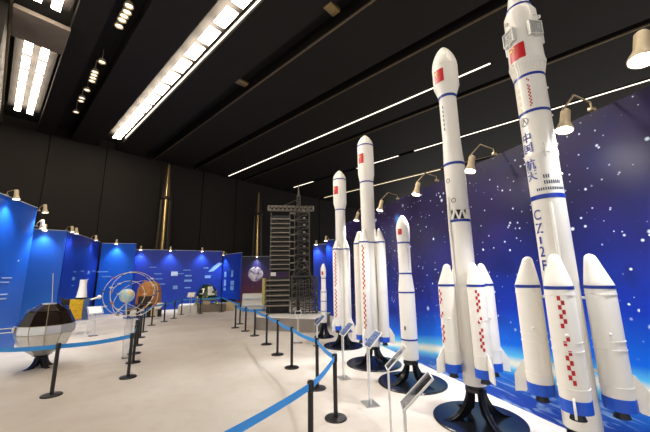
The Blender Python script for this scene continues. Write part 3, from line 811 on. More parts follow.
for k in range(4):
    az = 0.45 + k * PI / 2
    mk = (0.05, [(1.95, 7, 0), (1.56, 2, 1), (1.40, 7, 1)]) if k == 0 else ((-0.85, [(1.95, 5, 0), (1.60, 2, 1), (1.40, 6, 1)]) if k == 3 else None)
    booster(r2, az, 0.325, 0.126, 0.70, 2.03, 2.36, 0.172, marks=mk, sq=0.046, rings=(1.0, 1.5))
bm = BM(); lathe(bm, [(0.10, 0.51), (0.12, 0.46), (0.10, 0.46)], 24); obj('engine', bm, 'black_nozzle', r2)
stand(PR2, 'black flared stand under the rocket with an open lattice', 0.66, 0.46, 0.15, 0.55)

# --- slim rocket without boosters
PR3 = (1.75, 6.89)
r3 = rocket(PR3, 'short slim white rocket without boosters, banded in blue')
p3_ = [(0.165, 0.46), (0.17, 0.49), (0.17, 1.86), (0.134, 2.20), (0.134, 2.90), (0.146, 3.02), (0.146, 3.22)] + fairing_nose(3.22, 3.52, 0.146)
core_mesh(r3, p3_); f3 = prof_fn(p3_[:7])
for z in (0.84, 1.80, 2.20, 2.87): ring_band('blue_band', r3, f3, z, 0.03, 'band_blue', off=0.006 if z != 1.8 else 0.004)
for z in (0.62, 1.05, 1.28, 1.55, 2.5): ring_band('seam_ring', r3, f3, z, 0.008, 'rocket_white', off=0.004)
flag(r3, f3, -0.8, -0.15, 3.06, 3.19)
for i in range(7):
    bm = BM(); patch(bm, f3, 0.55, 0.72, 2.75 - i * 0.07, 2.71 - i * 0.07); obj('side_mark', bm, 'grid_grey', r3)
bm = BM(); patch(bm, f3, -0.55, -0.35, 1.05, 1.13); obj('mark', bm, 'mark_dark', r3)
bm = BM(); lathe(bm, [(0.10, 0.46), (0.12, 0.42), (0.10, 0.42)], 24); obj('engine', bm, 'black_nozzle', r3)
stand(PR3, 'black flared stand under the slim rocket without boosters', 0.69, 0.42, 0.15, 0.75)

# --- two boosted rockets further back
def long_rocket(P, label, rc, rfair, z_f0, z_f1, z_tip, z_st, bz, az0, R, rb, nst, zig_az):
    rr = rocket(P, label)
    pr = [(rc * .96, 0.44), (rc, 0.48), (rc, z_f0 - 0.12), (rfair * 0.97, z_f0 + 0.06), (rfair, z_f0 + 0.12), (rfair, z_f1)] + fairing_nose(z_f1, z_tip, rfair)
    core_mesh(rr, pr); f = prof_fn(pr[:6])
    ring_band('blue_band', rr, f, z_f1 - 0.03, 0.035, 'band_blue'); ring_band('blue_band', rr, f, z_f0 - 0.16, 0.035, 'band_blue', off=0.006)
    flag(rr, f, -1.0, -0.25, z_f0 + 0.38, z_f0 + 0.66)
    ring_band('seam_ring', rr, f, 3.6, 0.012, 'rocket_white'); ring_band('blue_band', rr, f, bz[1] - 0.03, 0.035, 'band_blue')
    for k in range(4):
        mk = (zig_az, [(bz[1] - 0.10, 19, 0), (bz[1] - 1.28, 15, 0)]) if k == 0 else None
        booster(rr, az0 + k * PI / 2, R, rb, bz[0], bz[1], bz[2], rc, marks=mk, sq=0.058, rings=(1.1, 1.75))
    bm = BM(); lathe(bm, [(0.10, 0.44), (0.12, 0.41), (0.10, 0.41)], 24); obj('engine', bm, 'black_nozzle', rr)
    return rr
PR4 = (1.175, 8.28)
long_rocket(PR4, 'white rocket with long zigzag-marked boosters between slimmer ones', 0.186, 0.225, 4.86, 5.80, 6.14, 0, (0.56, 3.05, 3.38), -0.42, 0.325, 0.125, 0, -0.25)
stand(PR4, 'black flared stand under the rocket with zigzag-marked boosters', 0.68, 0.41, 0.165, 0.5)
PR5 = (0.52, 10.31)
long_rocket(PR5, 'slender white rocket with tightly set boosters behind its zigzag-marked neighbour', 0.170, 0.225, 4.52, 5.45, 5.80, 0, (0.52, 3.05, 3.34), -0.75, 0.235, 0.115, 0, -0.3)
stand(PR5, 'black flared stand under the slender rocket with tight boosters', 0.62, 0.41, 0.155, 0.5)
# --- smallest rocket
PR6 = (-0.09, 11.79)
r6 = rocket(PR6, 'smallest white rocket, half as tall as its neighbours')
p6_ = [(0.105, 0.50), (0.112, 0.53), (0.112, 1.62), (0.090, 1.72), (0.090, 2.12), (0.104, 2.2), (0.104, 2.38)] + fairing_nose(2.38, 2.64, 0.104)
core_mesh(r6, p6_); f6 = prof_fn(p6_[:7])
for z in (0.9, 1.25, 1.58, 2.08): ring_band('blue_band', r6, f6, z, 0.022, 'band_blue', off=0.005)
flag(r6, f6, -0.7, 0.0, 2.22, 2.34)
stand(PR6, 'small black flared stand under the smallest rocket', 0.36, 0.50, 0.10, 0.4)

# ------------------------------------------------------------------ stanchions with blue belts
SH = 0.95
def stanchion(P, label, nxt=None, sag=0.03, group='black belt stanchions'):
    root = thing('belt_stanchion', label, 'stanchion', (P[0], P[1], 0), 0, group)
    bm = BM(); lathe(bm, [(0.175, 0), (0.175, 0.012), (0.165, 0.022), (0.06, 0.03), (0, 0.03)], 32); obj('base', bm, 'stanchion_black', root)
    bm = BM(); lathe(bm, [(0.034, 0.028), (0.034, SH - 0.12)], 18); obj('post', bm, 'stanchion_black', root)
    bm = BM(); lathe(bm, [(0.034, SH - 0.125), (0.042, SH - 0.12), (0.042, SH - 0.015), (0.034, SH), (0, SH)], 18); obj('belt_head', bm, 'stanchion_black', root)
    if nxt is not None:
        d = Vector((nxt[0] - P[0], nxt[1] - P[1], 0)); L = d.length; u = d / L; bm = BM(); prev = None; s = Vector((-u.y, u.x, 0)) * 0.002
        for i in range(13):
            t = i / 12; x = 0.042 + (L - 0.084) * t; zc = SH - 0.065 - sag * 4 * t * (1 - t)
            cur = [bm.verts.new(u * x + s * sg + Vector((0, 0, zc + hh))) for sg, hh in ((-1, -0.041), (1, -0.041), (1, 0.041), (-1, 0.041))]
            if prev:
                for k in range(4): bm.faces.new((prev[k], prev[(k + 1) % 4], cur[(k + 1) % 4], cur[k]))
            else: bm.faces.new(cur[::-1])
            prev = cur
        bm.faces.new(prev); obj('belt', bm, 'belt_blue', root)['label'] = 'blue retractable belt'
    return root
S310 = G(310.5, 380.5, SH); S_end = G(135, 471, SH)
right = [G(235.2, 327.8), G(239.8, 323.9), G(245.4, 331.1), G(254.6, 335.7), G(266.5, 344.4), G(277.4, 354.8), G(291.7, 367.8), G(317.3, 388.5), G(335.8, 418.5), S310, S_end]
rl = ['black stanchion at the turn of the rope line beside the moon panel', 'black stanchion just behind the turn of the rope line', 'black stanchion in the rope line at the curved plinth corner',
      'second black stanchion from the curved plinth corner', 'third black stanchion from the curved plinth corner',
      'fourth black stanchion from the curved plinth corner', 'black stanchion in the rope line facing the smallest rocket',
      'black stanchion where two blue belts meet beside the slender rocket sign', 'black stanchion standing beside the clear sign stand before the rockets',
      'black stanchion at the sharp turn of the front belt', 'black stanchion holding the loose end of the front belt']
order = [1, 0, 2, 3, 4, 5, 6, 7, 8, 9, 10]
for i, k in enumerate(order):
    nx = right[order[i + 1]] if i + 1 < len(order) else None
    stanchion(right[k], rl[k], nx)
left = [G(51.4, 395.5), G(128, 377.4), G(133, 362.6), G(134, 353.6), G(137, 345.5), G(140, 337.6), G(143, 332), G(151.6, 325.3), G(164, 321.7), G(174, 318.4), G(181.2, 314.8), G(200, 313.7), G(221.3, 312), right[1]]
ll = ['black stanchion standing before the faceted satellite', 'black stanchion at the head of the long file before the ringed globe'] + [o + ' black stanchion behind the head of the long file before the ringed globe' for o in ORD[:5]] + \
     ['black stanchion before the bronze capsule', 'black stanchion between capsule and green lander, next to the capsule', 'black stanchion between capsule and green lander, next to the lander sign', 'black stanchion at the corner by the green lander sign', 'black stanchion directly in front of the green lander', 'black stanchion before the beige cabinet']
for i in range(13):
    stanchion(left[i], ll[i], left[i + 1])
LS = G(-40, 400)
stanchion(LS, 'black stanchion beside the tallest blue panel', left[0])

# ------------------------------------------------------------------ clear sign stands
def sign_stand(P, label, h=0.98, face=0.0, plate=(0.36, 0.28), printed=True, tilt=45, thin=False):
    root = thing('sign_stand', label, 'sign stand', (P[0], P[1], 0), face, 'clear sign stands')
    bm = BM(); box(bm, (0, 0, 0.008), (0.30, 0.24, 0.016)); obj('foot_plate', bm, 'acrylic', root, smooth=False)
    pw = 0.09 if not thin else 0.05
    bm = BM(); box(bm, (0, 0, h * 0.5), (pw, 0.02, h - 0.03)); po = obj('post', bm, 'acrylic', root, smooth=False)
    for s in (-1, 1):
        bm = BM(); box(bm, (s * pw / 2, 0, h * 0.5), (0.006, 0.024, h - 0.03)); obj('post_edge', bm, 'white_plain', po, smooth=False)
    q = Matrix.Rotation(math.radians(tilt), 3, 'X')
    c = Vector((0, 0, h + 0.005)) + q @ Vector((0, plate[1] * 0.42, 0))        # held near its lower edge
    bm = BM(); box(bm, c, (plate[0], plate[1], 0.012), q); pl = obj('holder', bm, 'acrylic', root, smooth=False)
    bm = BM(); e = 0.010
    for s in (-1, 1):
        box(bm, c + q @ Vector((s * plate[0] / 2, 0, 0)), (e, plate[1] + e, 0.02), q)
        box(bm, c + q @ Vector((0, s * plate[1] / 2, 0)), (plate[0], e, 0.02), q)
    obj('holder_edge', bm, 'white_plain', pl, smooth=False)
    if printed is None: return root
    bm = BM(); box(bm, c + q @ Vector((0, 0, 0.012)), (plate[0] * 0.88, plate[1] * 0.88, 0.004), q)
    obj('caption_sheet', bm, 'sign_print' if printed else 'white_plain', pl, smooth=False)
    return root
DG = math.radians
sign_stand(G(317, 346), 'clear sign stand beside the smallest rocket', 0.66, DG(-70), (0.30, 0.38))
sign_stand(G(343.5, 378), 'clear sign stand before the slender rocket with tight boosters', 0.90, DG(-72), (0.28, 0.34))
sign_stand(G(370, 404), 'clear sign stand before the rocket with zigzag-marked boosters', 0.95, DG(-74), (0.28, 0.34))
P4s = G(388, 366, 0.93); sign_stand(P4s, 'clear sign stand before the slim rocket without boosters, plate nearly edge-on', 0.92, DG(-93), (0.22, 0.40), None, thin=True)
P5s = G(404, 404, 0.95); sign_stand(P5s, 'clear sign stand before the lattice rocket, plate leaning towards it', 0.94, DG(-97), (0.22, 0.42), None)

# ------------------------------------------------------------------ faceted satellite (left)
PS = G(40, 367)
ss = thing('faceted_satellite', 'faceted ball satellite with dark upper panels and silver lower shell', 'satellite', (PS.x, PS.y, 0), face_cam(PS))
Rs, zc_ = 0.60, 0.95
lev = [(0.60, 0.20), (0.44, 0.44), (0.10, 0.60), (-0.10, 0.61), (-0.42, 0.48), (-0.64, 0.20)]
bm = BM(); lathe(bm, [(r * 0.965, z * 0.965 + zc_) for z, r in lev], 12); obj('inner_frame', bm, 'gold_frame', ss, smooth=False)
NF = 12
for i in range(5):
    (z0, r0), (z1, r1) = lev[i], lev[i + 1]
    for k in range(NF):
        a0, a1 = 2 * PI * k / NF, 2 * PI * (k + 1) / NF
        p = [Vector((r0 * math.cos(a0), r0 * math.sin(a0), z0)), Vector((r0 * math.cos(a1), r0 * math.sin(a1), z0)), Vector((r1 * math.cos(a1), r1 * math.sin(a1), z1)), Vector((r1 * math.cos(a0), r1 * math.sin(a0), z1))]
        c = sum(p, Vector()) / 4; nn = c.normalized(); p = [c + (v - c) * 0.93 for v in p]
        bm = BM(); fr = [bm.verts.new(v + nn * 0.004) for v in p]; bk = [bm.verts.new(v - nn * 0.02) for v in p]
        bm.faces.new(fr); bm.faces.new(bk[::-1])
        for j in range(4): bm.faces.new((fr[j], bk[j], bk[(j + 1) % 4], fr[(j + 1) % 4]))
        o = obj('facet_panel', bm, ('solar_dark' if math.cos((a0 + a1) / 2) > -0.8 else 'facet_sheen') if i < 2 else 'silver', ss, smooth=False); o.location = (0, 0, zc_)  # left upper facets made mirror metal to give that side its reflections
bm = BM(); lathe(bm, [(0.15, 0), (0.15, 0.03), (0, 0.03)], 12, c=(0, 0, 0.6 + zc_ - 0.01)); obj('top_cap', bm, 'silver', ss, smooth=False)
for a, b in (((0.05, 0.1, 1.55), (-0.02, 0.1, 2.35)), ((-0.58, -0.1, 1.02), (-1.75, -0.5, 1.08)), ((-0.56, 0.1, 0.9), (-1.7, 0.6, 0.86)), ((0.58, 0.1, 0.95), (1.7, 0.5, 1.10))):
    bm = BM(); tube(bm, [a, b], 0.010, 6); obj('antenna', bm, 'wire_pale', ss)
bm = BM(); box(bm, (-0.60, -0.15, 0.98), (0.05, 0.12, 0.12)); obj('side_unit', bm, 'silver', ss, bevel=0.01)
st = thing('satellite_stand', 'black flared stand under the faceted satellite', 'display stand', (PS.x, PS.y, 0), face_cam(PS))
bm = BM(); lathe(bm, [(0.20, 0.300), (0.13, 0.26), (0.12, 0.22), (0, 0.22)], 24); obj('cradle', bm, 'stand_black', st)
for k in range(4):
    a = 0.5 + k * PI / 2; d = Vector((math.sin(a), -math.cos(a), 0)); pts = []
    for i in range(11):
        th = i / 10 * PI / 2; pts.append((0.34 - 0.22 * math.sin(th), 0.28 * (1 - math.cos(th))))
    bm = BM(); prism(bm, pts + [(0.03, 0.28), (0.04, 0.12), (0.16, 0.0)], (0, 0, 0), d, (0, 0, 1), 0.11); obj('leg', bm, 'stand_black', st)

# ------------------------------------------------------------------ gold satellite
PG = G(74, 335)
kx = 0.0472   # metres per pixel of width at that distance
gs = thing('gold_satellite', 'gold-foil satellite with a white conical telescope on top', 'satellite', (PG.x, PG.y, 0), face_cam(PG))
z0g = Zat(PG, 319); z1g = Zat(PG, 299); z2g = Zat(PG, 279.6)
bm = BM(); box(bm, (-0.05, 0, (z0g + z1g) / 2), (0.44, 0.44, z1g - z0g)); obj('foil_body', bm, 'gold_foil', gs, bevel=0.03)
bm = BM(); box(bm, (0.27, 0, (z0g + z1g) / 2), (0.20, 0.46, (z1g - z0g) * 1.02)); obj('instrument_box', bm, 'steel_blue', gs, bevel=0.02)
bm = BM(); lathe(bm, [(0.22, z1g - 0.02), (0.22, z1g + 0.06), (0.19, z1g + 0.06)], 28, c=(0.08, 0, 0)); obj('collar_ring', bm, 'foil_dark', gs)
bm = BM(); lathe(bm, [(0.19, z1g + 0.05), (0.17, z1g + 0.18), (0.125, z2g - 0.28), (0.125, z2g), (0.11, z2g), (0.10, z2g - 0.08)], 28, c=(0.08, 0, 0)); obj('telescope', bm, 'rocket_white', gs)
bm = BM(); box(bm, (-0.40, 0, z1g - 0.10), (0.26, 0.3, 0.24)); box(bm, (-0.52, 0, z1g + 0.04), (0.16, 0.2, 0.06)); obj('side_unit', bm, 'foil_dark', gs, bevel=0.015)
bm = BM(); tube(bm, [(0.36, -0.05, z1g - 0.05), (0.58, -0.1, z1g + 0.02)], 0.03, 8); obj('boom', bm, 'gold_frame', gs)
bm = BM(); ball(bm, (0.66, -0.12, z1g + 0.05), 0.085, 12); obj('sensor_ball', bm, 'white_plain', gs)
bm = BM(); tube(bm, [(-0.3, -0.1, z0g + 0.25), (-0.5, -0.1, z0g + 0.35), (-0.55, -0.1, z0g + 0.6)], 0.025, 8); obj('bracket', bm, 'foil_dark', gs)
gst = thing('satellite_plinth', 'clear acrylic legs under the gold satellite', 'display stand', (PG.x, PG.y, 0), face_cam(PG))
bm = BM(); box(bm, (0.05, 0, z0g - 0.04), (0.7, 0.55, 0.03)); obj('shelf', bm, 'acrylic', gst, smooth=False)
for sx in (-0.25, 0.35):
    for sy in (-0.2, 0.2):
        bm = BM(); box(bm, (sx, sy, (z0g - 0.055) / 2), (0.035, 0.035, z0g - 0.055)); obj('leg', bm, 'white_plain', gst, smooth=False)
PSs = G(93, 336); sign_stand(PSs, 'white-edged sign stand beside the gold satellite', 0.85, 0.9, (0.5, 0.36), False)

# ------------------------------------------------------------------ ringed globe model
PO = G(126, 358)
og = thing('globe_model', 'globe circled by wire orbit rings carrying tiny satellites', 'globe model', (PO.x, PO.y, 0), face_cam(PO))
zg_ = Zat(PO, 295.5)
cg = Vector((-0.13, 0, zg_))
bm = BM(); ball(bm, (0, 0, 0), 0.195, 28); o = obj('globe', bm, 'globe_print', og); o.location = cg
for k, (R, rx, ry, dx, dz) in enumerate([(0.62, 76, -12, 0.04, 0.06), (0.64, 64, 52, 0.20, 0.06), (0.58, 40, -40, 0.18, -0.06), (0.42, 80, 8, 0.02, 0.0)]):
    mt = Matrix.Translation(cg + Vector((dx, 0, dz))) @ Matrix.Rotation(math.radians(ry), 4, 'Y') @ Matrix.Rotation(math.radians(rx), 4, 'X')
    bm = BM(); torus(bm, R, 0.008, 56, 6, mt); rg = obj('orbit_ring', bm, 'wire_pale', og)
    for j in range(9):
        a = 2 * PI * j / 9 + k; p = mt @ Vector((R * math.cos(a), R * math.sin(a), 0))
        bm = BM(); box(bm, p, (0.035, 0.035, 0.05)); box(bm, p, (0.10, 0.010, 0.025)); obj('tiny_satellite', bm, ['mini_orange', 'steel_blue', 'wire_pale'][(j + k) % 3], rg, smooth=False)
for a in range(3):
    th = a * 2.1; bm = BM(); tube(bm, [cg + Vector((0, 0, -0.2)), cg + Vector((0.45 * math.cos(th), 0.45 * math.sin(th), -0.45))], 0.008, 6); obj('brace', bm, 'wire_pale', og)
bm = BM(); tube(bm, [(-0.1, 0, zg_ - 0.599), (-0.13, 0, zg_ - 0.18)], 0.02, 8); obj('stem', bm, 'wire_pale', og)
ost = thing('globe_plinth', 'narrow clear acrylic column under the ringed globe', 'display stand', (PO.x, PO.y, 0), face_cam(PO))
bm = BM(); box(bm, (0, 0, (zg_ - 0.62) / 2), (0.20, 0.20, zg_ - 0.62)); obj('column', bm, 'acrylic', ost, smooth=False)
for sx in (-0.1, 0.1):
    for sy in (-0.1, 0.1):
        bm = BM(); box(bm, (sx, sy, (zg_ - 0.62) / 2), (0.010, 0.010, zg_ - 0.62)); obj('edge', bm, 'white_plain', ost, smooth=False)
bm = BM(); box(bm, (0, 0, zg_ - 0.61), (0.34, 0.34, 0.02)); obj('top_plate', bm, 'acrylic', ost, smooth=False)

# ------------------------------------------------------------------ bronze capsule
PC = G(144.2, 317)
zc0 = 0.55
hp = thing('capsule_plinth', 'low dark plinth with pale sides under the bronze capsule', 'plinth', (PC.x, PC.y, 0), face_cam(PC))
bm = BM(); box(bm, (0, 0.3, zc0 / 2 - 0.01), (1.7, 1.4, zc0 - 0.02)); obj('plinth_body', bm, 'tower_dark', hp, bevel=0.02)
for k in range(3):
    bm = BM(); box(bm, (-0.55 + k * 0.5, -0.41, 0.26), (0.30, 0.03, 0.4)); obj('front_board', bm, ['white_plain', 'print_pale', 'beige'][k], hp, smooth=False)
caps = thing('return_capsule', 'scorched bronze bell-shaped return capsule', 'capsule', (PC.x, PC.y + 0.3, zc0), face_cam(PC))
ztop = Zat((PC.x, PC.y), 281) - zc0
bm = BM(); lathe(bm, [(0.50, 0), (0.64, 0.06), (0.67, 0.16)], 36); obj('heat_shield', bm, 'capsule_char', caps)
prc = [(0.67, 0.16), (0.66, 0.4), (0.64, ztop * 0.55), (0.58, ztop * 0.74), (0.47, ztop * 0.88), (0.27, ztop * 0.975), (0, ztop)]
bm = BM(); lathe(bm, prc, 36); obj('shell', bm, 'capsule_bronze', caps)
bm = BM(); patch(bm, lambda z: 0.672 - 0.02 * z, -0.9, 0.25, 0.17, 0.62, nz=2); obj('hatch', bm, 'capsule_char', caps)
bm = BM(); torus(bm, 0.2, 0.02, 24, 6, Matrix.Translation((0, 0, ztop * 0.985))); obj('ring', bm, 'capsule_char', caps)
sign_stand(G(156, 319), 'small pale sign stand at the foot of the bronze capsule', 0.55, -0.3, (0.45, 0.4), False)

# ------------------------------------------------------------------ green lander on plinth
PL = G(206, 312.3)
lp = thing('lander_plinth', 'low brown plinth with a white end under the green lander', 'plinth', (PL.x, PL.y, 0), face_cam(PL))
hpz = Zat(PL, 304.5)
bm = BM(); box(bm, (0.34, 0.7, hpz / 2), (1.7, 1.4, hpz)); obj('plinth_body', bm, 'plinth_brown', lp, bevel=0.02)
bm = BM(); box(bm, (-1.08, 0.7, hpz / 2), (1.1, 1.5, hpz)); obj('plinth_end', bm, 'white_plain', lp, bevel=0.02)
ld = thing('lander_model', 'dark green domed lander with white patch on gold legs', 'lander', (PL.x, PL.y, hpz), face_cam(PL))
zl0 = Zat(PL, 298.5) - hpz; zl1 = Zat(PL, 284.5) - hpz
bm = BM(); lathe(bm, [(0.66, zl0), (0.68, zl0 + 0.15), (0.58, zl0 + (zl1 - zl0) * 0.5), (0.40, zl0 + (zl1 - zl0) * 0.85), (0.22, zl1), (0, zl1)], 10, c=(0, 0.65, 0)); obj('body', bm, 'lander_green', ld, smooth=False)
hl = zl1 - zl0
lf = prof_fn([(0.66, zl0), (0.68, zl0 + 0.15), (0.58, zl0 + hl * 0.5), (0.40, zl0 + hl * 0.85), (0.22, zl1)])
for a0, a1, t0, t1, mm in ((0.05, 0.75, 0.22, 0.84, 'white_plain'), (-0.75, -0.35, 0.3, 0.7, 'silver'), (0.85, 1.2, 0.15, 0.5, 'print_pale')):
    bm = BM(); patch(bm, lf, a0, a1, zl0 + hl * t0, zl0 + hl * t1, off=0.03, nz=4); bmesh.ops.translate(bm, vec=(0, 0.65, 0), verts=bm.verts[:]); obj('hull_panel', bm, mm, ld)
bm = BM(); lathe(bm, [(0.62, zl0 - 0.16), (0.74, zl0 - 0.1), (0.74, zl0), (0.6, zl0 + 0.02)], 10, c=(0, 0.65, 0)); obj('deck', bm, 'olive_gold', ld, smooth=False)
rnd = random.Random(4)
for k in range(9):
    az = -1.2 + k * 0.3; zz = zl0 + hl * rnd.uniform(0.0, 0.55); c = cyl(az, lf(zz) + 0.05, zz) + Vector((0, 0.65, 0))
    bm = BM(); box(bm, c, (rnd.uniform(0.08, 0.2), 0.05, rnd.uniform(0.08, 0.22)), Matrix.Rotation(az, 3, 'Z')); obj('instrument', bm, ['olive_gold', 'white_plain', 'foil_dark', 'olive_gold'][k % 4], ld, bevel=0.01)
for k in range(4):
    a = PI / 4 + k * PI / 2; u = Vector((math.cos(a), math.sin(a), 0)); c = Vector((0, 0.65, 0))
    bm = BM(); tube(bm, [c + u * 0.6 + Vector((0, 0, zl0)), c + u * 0.9 + Vector((0, 0, 0.06))], 0.04, 8); tube(bm, [c + u * 0.55 + Vector((0, 0, zl0 - 0.12)), c + u * 0.78 + Vector((0, 0, 0.22))], 0.025, 8)
    lg = obj('leg', bm, 'olive_gold', ld)
    bm = BM(); lathe(bm, [(0.06, 0.06), (0.14, 0.004), (0.14, 0.025), (0.05, 0.08)], 14, c=c + u * 0.9); obj('foot_pad', bm, 'olive_gold', lg)
bm = BM(); box(bm, (0.0, 0.1, zl0 * 0.4), (0.42, 0.1, zl0 * 0.8)); obj('ramp', bm, 'beige', ld, bevel=0.01)
sign_stand(G(189.5, 315.5), 'white sign stand at the white end of the lander plinth', 1.05, 0.15, (0.42, 0.36), False)
PBc = G(231.5, 310)
bc = thing('beige_cabinet', 'beige cabinet below the raised picture panel', 'cabinet', (PBc.x, PBc.y - 0.35, 0), face_cam(PBc))
bm = BM(); box(bm, (0, 0, 0.28), (0.52, 0.35, 0.56)); obj('body', bm, 'beige', bc, bevel=0.01)
bm = BM(); box(bm, (0.0, -0.185, 0.28), (0.46, 0.02, 0.48)); dr = obj('door', bm, 'beige', bc, bevel=0.004)
bm = BM(); box(bm, (0.2, -0.205, 0.30), (0.02, 0.02, 0.1)); obj('handle', bm, 'rail_metal', dr, smooth=False)
# white counters before the moon panel
for k, (xl, xr, yb, ytop, lb, dz) in enumerate([(243, 262, 312, 294, 'long white counter with ledges before the moon panel', 0), (266, 275, 311.5, 298, 'lower white counter end beside the launch tower', 0)]):
    Pc = G((xl + xr) / 2, yb); hh = Zat(Pc, ytop); Wd = (xr - xl) * Pc.length / 300
    ct = thing('white_counter', lb, 'counter', (Pc.x, Pc.y, 0), face_cam(Pc))
    bm = BM(); box(bm, (0, 0.5, hh / 2), (Wd, 1.0, hh)); obj('body', bm, 'white_plain', ct, bevel=0.02)
    for j in range(2):
        bm = BM(); box(bm, (0, -0.03, hh * (0.35 + 0.4 * j)), (Wd * 1.01, 0.08, 0.05)); obj('ledge', bm, 'panel_edge', ct, smooth=False)
    bm = BM(); box(bm, (0, -0.012, 0.10), (Wd, 0.03, 0.12)); obj('kick_strip', bm, 'belt_blue', ct, smooth=False)

# ------------------------------------------------------------------ gold poles with gathered drapes at the black wall
def drape_pole(px, y_top, y_bot, y_tie, a_pos, label):
    # stands in front of the black wall, a_pos along the hall
    r = ray(px, y_bot); q = a_pos / r.dot(E_); B = EYE + r * q; P = Vector((B.x, B.y, 0))
    zt, zti = Zat(P, y_top), Zat(P, y_tie)
    root = thing('draped_pole', label, 'pole', P, face_cam(P))
    bm = BM(); lathe(bm, [(0.13, 0), (0.13, zti), (0.10, zti + 0.1), (0.08, zt), (0.0, zt + 0.25)], 18); obj('pole', bm, 'brass', root)
    def cloth(z0, z1, r0, r1, seed, name):
        bm = BM(); n = 72; rings = []
        rnd = random.Random(seed); ph = [rnd.uniform(0, 6.28) for _ in range(3)]
        for j in range(15):
            t = j / 14; z = z0 + (z1 - z0) * t; R = r0 * (1 - t) ** 1.8 + r1 * (1 - (1 - t) ** 1.8)
            row = []
            for k in range(n):
                a = 2 * PI * k / n
                if abs(((a - 1.5 * PI + PI) % (2 * PI)) - PI) < 0.20: rr = 0.6 * R       # open slit in front shows the pole
                else: rr = R * (1 + 0.16 * math.sin(9 * a + ph[0]) + 0.07 * math.sin(17 * a + ph[1]))
                row.append(bm.verts.new((rr * math.cos(a), rr * math.sin(a) + R * 0.75, z)))
            rings.append(row)
        for A, B_ in zip(rings, rings[1:]):
            for k in range(n): bm.faces.new((A[k], A[(k + 1) % n], B_[(k + 1) % n], B_[k]))
        obj(name, bm, 'drape', root)
    cloth(0.0, zti, 0.62, 0.34, 3, 'lower_drape')
    cloth(zti, zt - 0.2, 0.32, 0.14, 5, 'upper_drape')
    bm = BM(); lathe(bm, [(0.40, zti - 0.12), (0.44, zti - 0.05), (0.44, zti + 0.05), (0.40, zti + 0.12)], 24, c=(0, 0.22, 0), cap=False); obj('tie_band', bm, 'drape', root)
    return root
drape_pole(162, 166, 249, 198, A_BACK - 1.35, 'tall gold pole with gathered brown drape behind the widest blue panel')
drape_pole(257, 194, 257, 214, A_BACK - 1.35, 'tall gold pole with gathered brown drape behind the moon panel')

# ------------------------------------------------------------------ launch tower on curved plinth
PTf = G(283, 331.5)
pf0, pf1 = G(251, 330), G(315, 333)
dd = (pf1 - pf0); Lp = dd.length; ang = math.atan2(dd.y, dd.x)
pl = thing('tower_plinth', 'low grey plinth with a white top and rounded corner under the launch tower', 'plinth', pf0, ang)
hp_ = Zat(pf0, 316.5)
def rounded(L, D, r, g=0.0):
    pts = []
    for i in range(9):
        a = PI + i / 8 * PI / 2; pts.append((r + (r + g) * math.cos(a), r + (r + g) * math.sin(a)))
    return pts + [(L + g, -g), (L + g, D + g), (-g, D + g)]
bm = BM(); prism(bm, rounded(Lp, 2.0, 0.5), (0, 0, (hp_ - 0.03) / 2), (1, 0, 0), (0, 1, 0), hp_ - 0.03); obj('plinth_body', bm, 'plinth_grey', pl)
bm = BM(); prism(bm, rounded(Lp, 2.0, 0.5, 0.02), (0, 0, hp_ - 0.015), (1, 0, 0), (0, 1, 0), 0.03); obj('top_board', bm, 'white_plain', pl)
PT = G(290, 313, hp_)
tw = thing('launch_tower', 'grey launch tower with stacked service platforms and a lattice mast', 'launch tower', (PT.x, PT.y, hp_), face_cam(PT))
sc = PT.length / F_PX * 0.985
def X(px): return (px - 290) * sc
def Zt(y): return Zat((PT.x, PT.y), y) - hp_
def lattice(bm, x0, x1, y0, y1, z0, z1, nl, wd, diag=True):
    cs = [(x0, y0), (x1, y0), (x1, y1), (x0, y1)]
    for (x, y) in cs: bar(bm, (x, y, z0), (x, y, z1), wd)
    for l in range(nl + 1):
        z = z0 + (z1 - z0) * l / nl
        for k in range(4):
            a, b = cs[k], cs[(k + 1) % 4]
            bar(bm, (*a, z), (*b, z), wd * 0.8)
            if diag and l < nl:
                zn = z0 + (z1 - z0) * (l + 1) / nl
                if l % 2: a, b = b, a
                bar(bm, (*a, z), (*b, zn), wd * 0.6)
# service platforms
for i in range(12):
    z = Zt(220 + i * 4.45)
    bm = BM(); x0, x1 = X(270), X(289.5); box(bm, ((x0 + x1) / 2, 0.1, z), (x1 - x0, 0.75, 0.04)); pf = obj('service_platform', bm, 'tower_light', tw, smooth=False)
    bm = BM()
    for k in range(7): bar(bm, (x0 + (x1 - x0) * k / 6, -0.27, z), (x0 + (x1 - x0) * k / 6, -0.27, z + 0.09), 0.008)
    bar(bm, (x0, -0.27, z + 0.09), (x1, -0.27, z + 0.09), 0.009); obj('railing', bm, 'tower_grey', pf, smooth=False)
for i in range(6):
    z = Zt(280 + i * 4.9)
    bm = BM(); x0, x1 = X(266), X(289.5); box(bm, ((x0 + x1) / 2, 0.05, z), (x1 - x0, 0.95, 0.06)); pf = obj('service_platform', bm, 'tower_light', tw, smooth=False)
    bm = BM()
    for k in range(8): bar(bm, (x0 + (x1 - x0) * k / 7, -0.42, z), (x0 + (x1 - x0) * k / 7, -0.42, z + 0.10), 0.014)
    bar(bm, (x0, -0.42, z + 0.10), (x1, -0.42, z + 0.10), 0.014); obj('railing', bm, 'tower_grey', pf, smooth=False)
bm = BM(); box(bm, ((X(271) + X(289)) / 2, 0.28, (Zt(215) + Zt(272)) / 2), (X(289) - X(271), 0.35, Zt(215) - Zt(272))); obj('upper_core', bm, 'tower_dark', tw, smooth=False)
bm = BM(); box(bm, ((X(267) + X(289)) / 2, 0.28, (Zt(277) + 0) / 2), (X(289) - X(267), 0.5, Zt(277))); obj('lower_core', bm, 'tower_dark', tw, smooth=False)
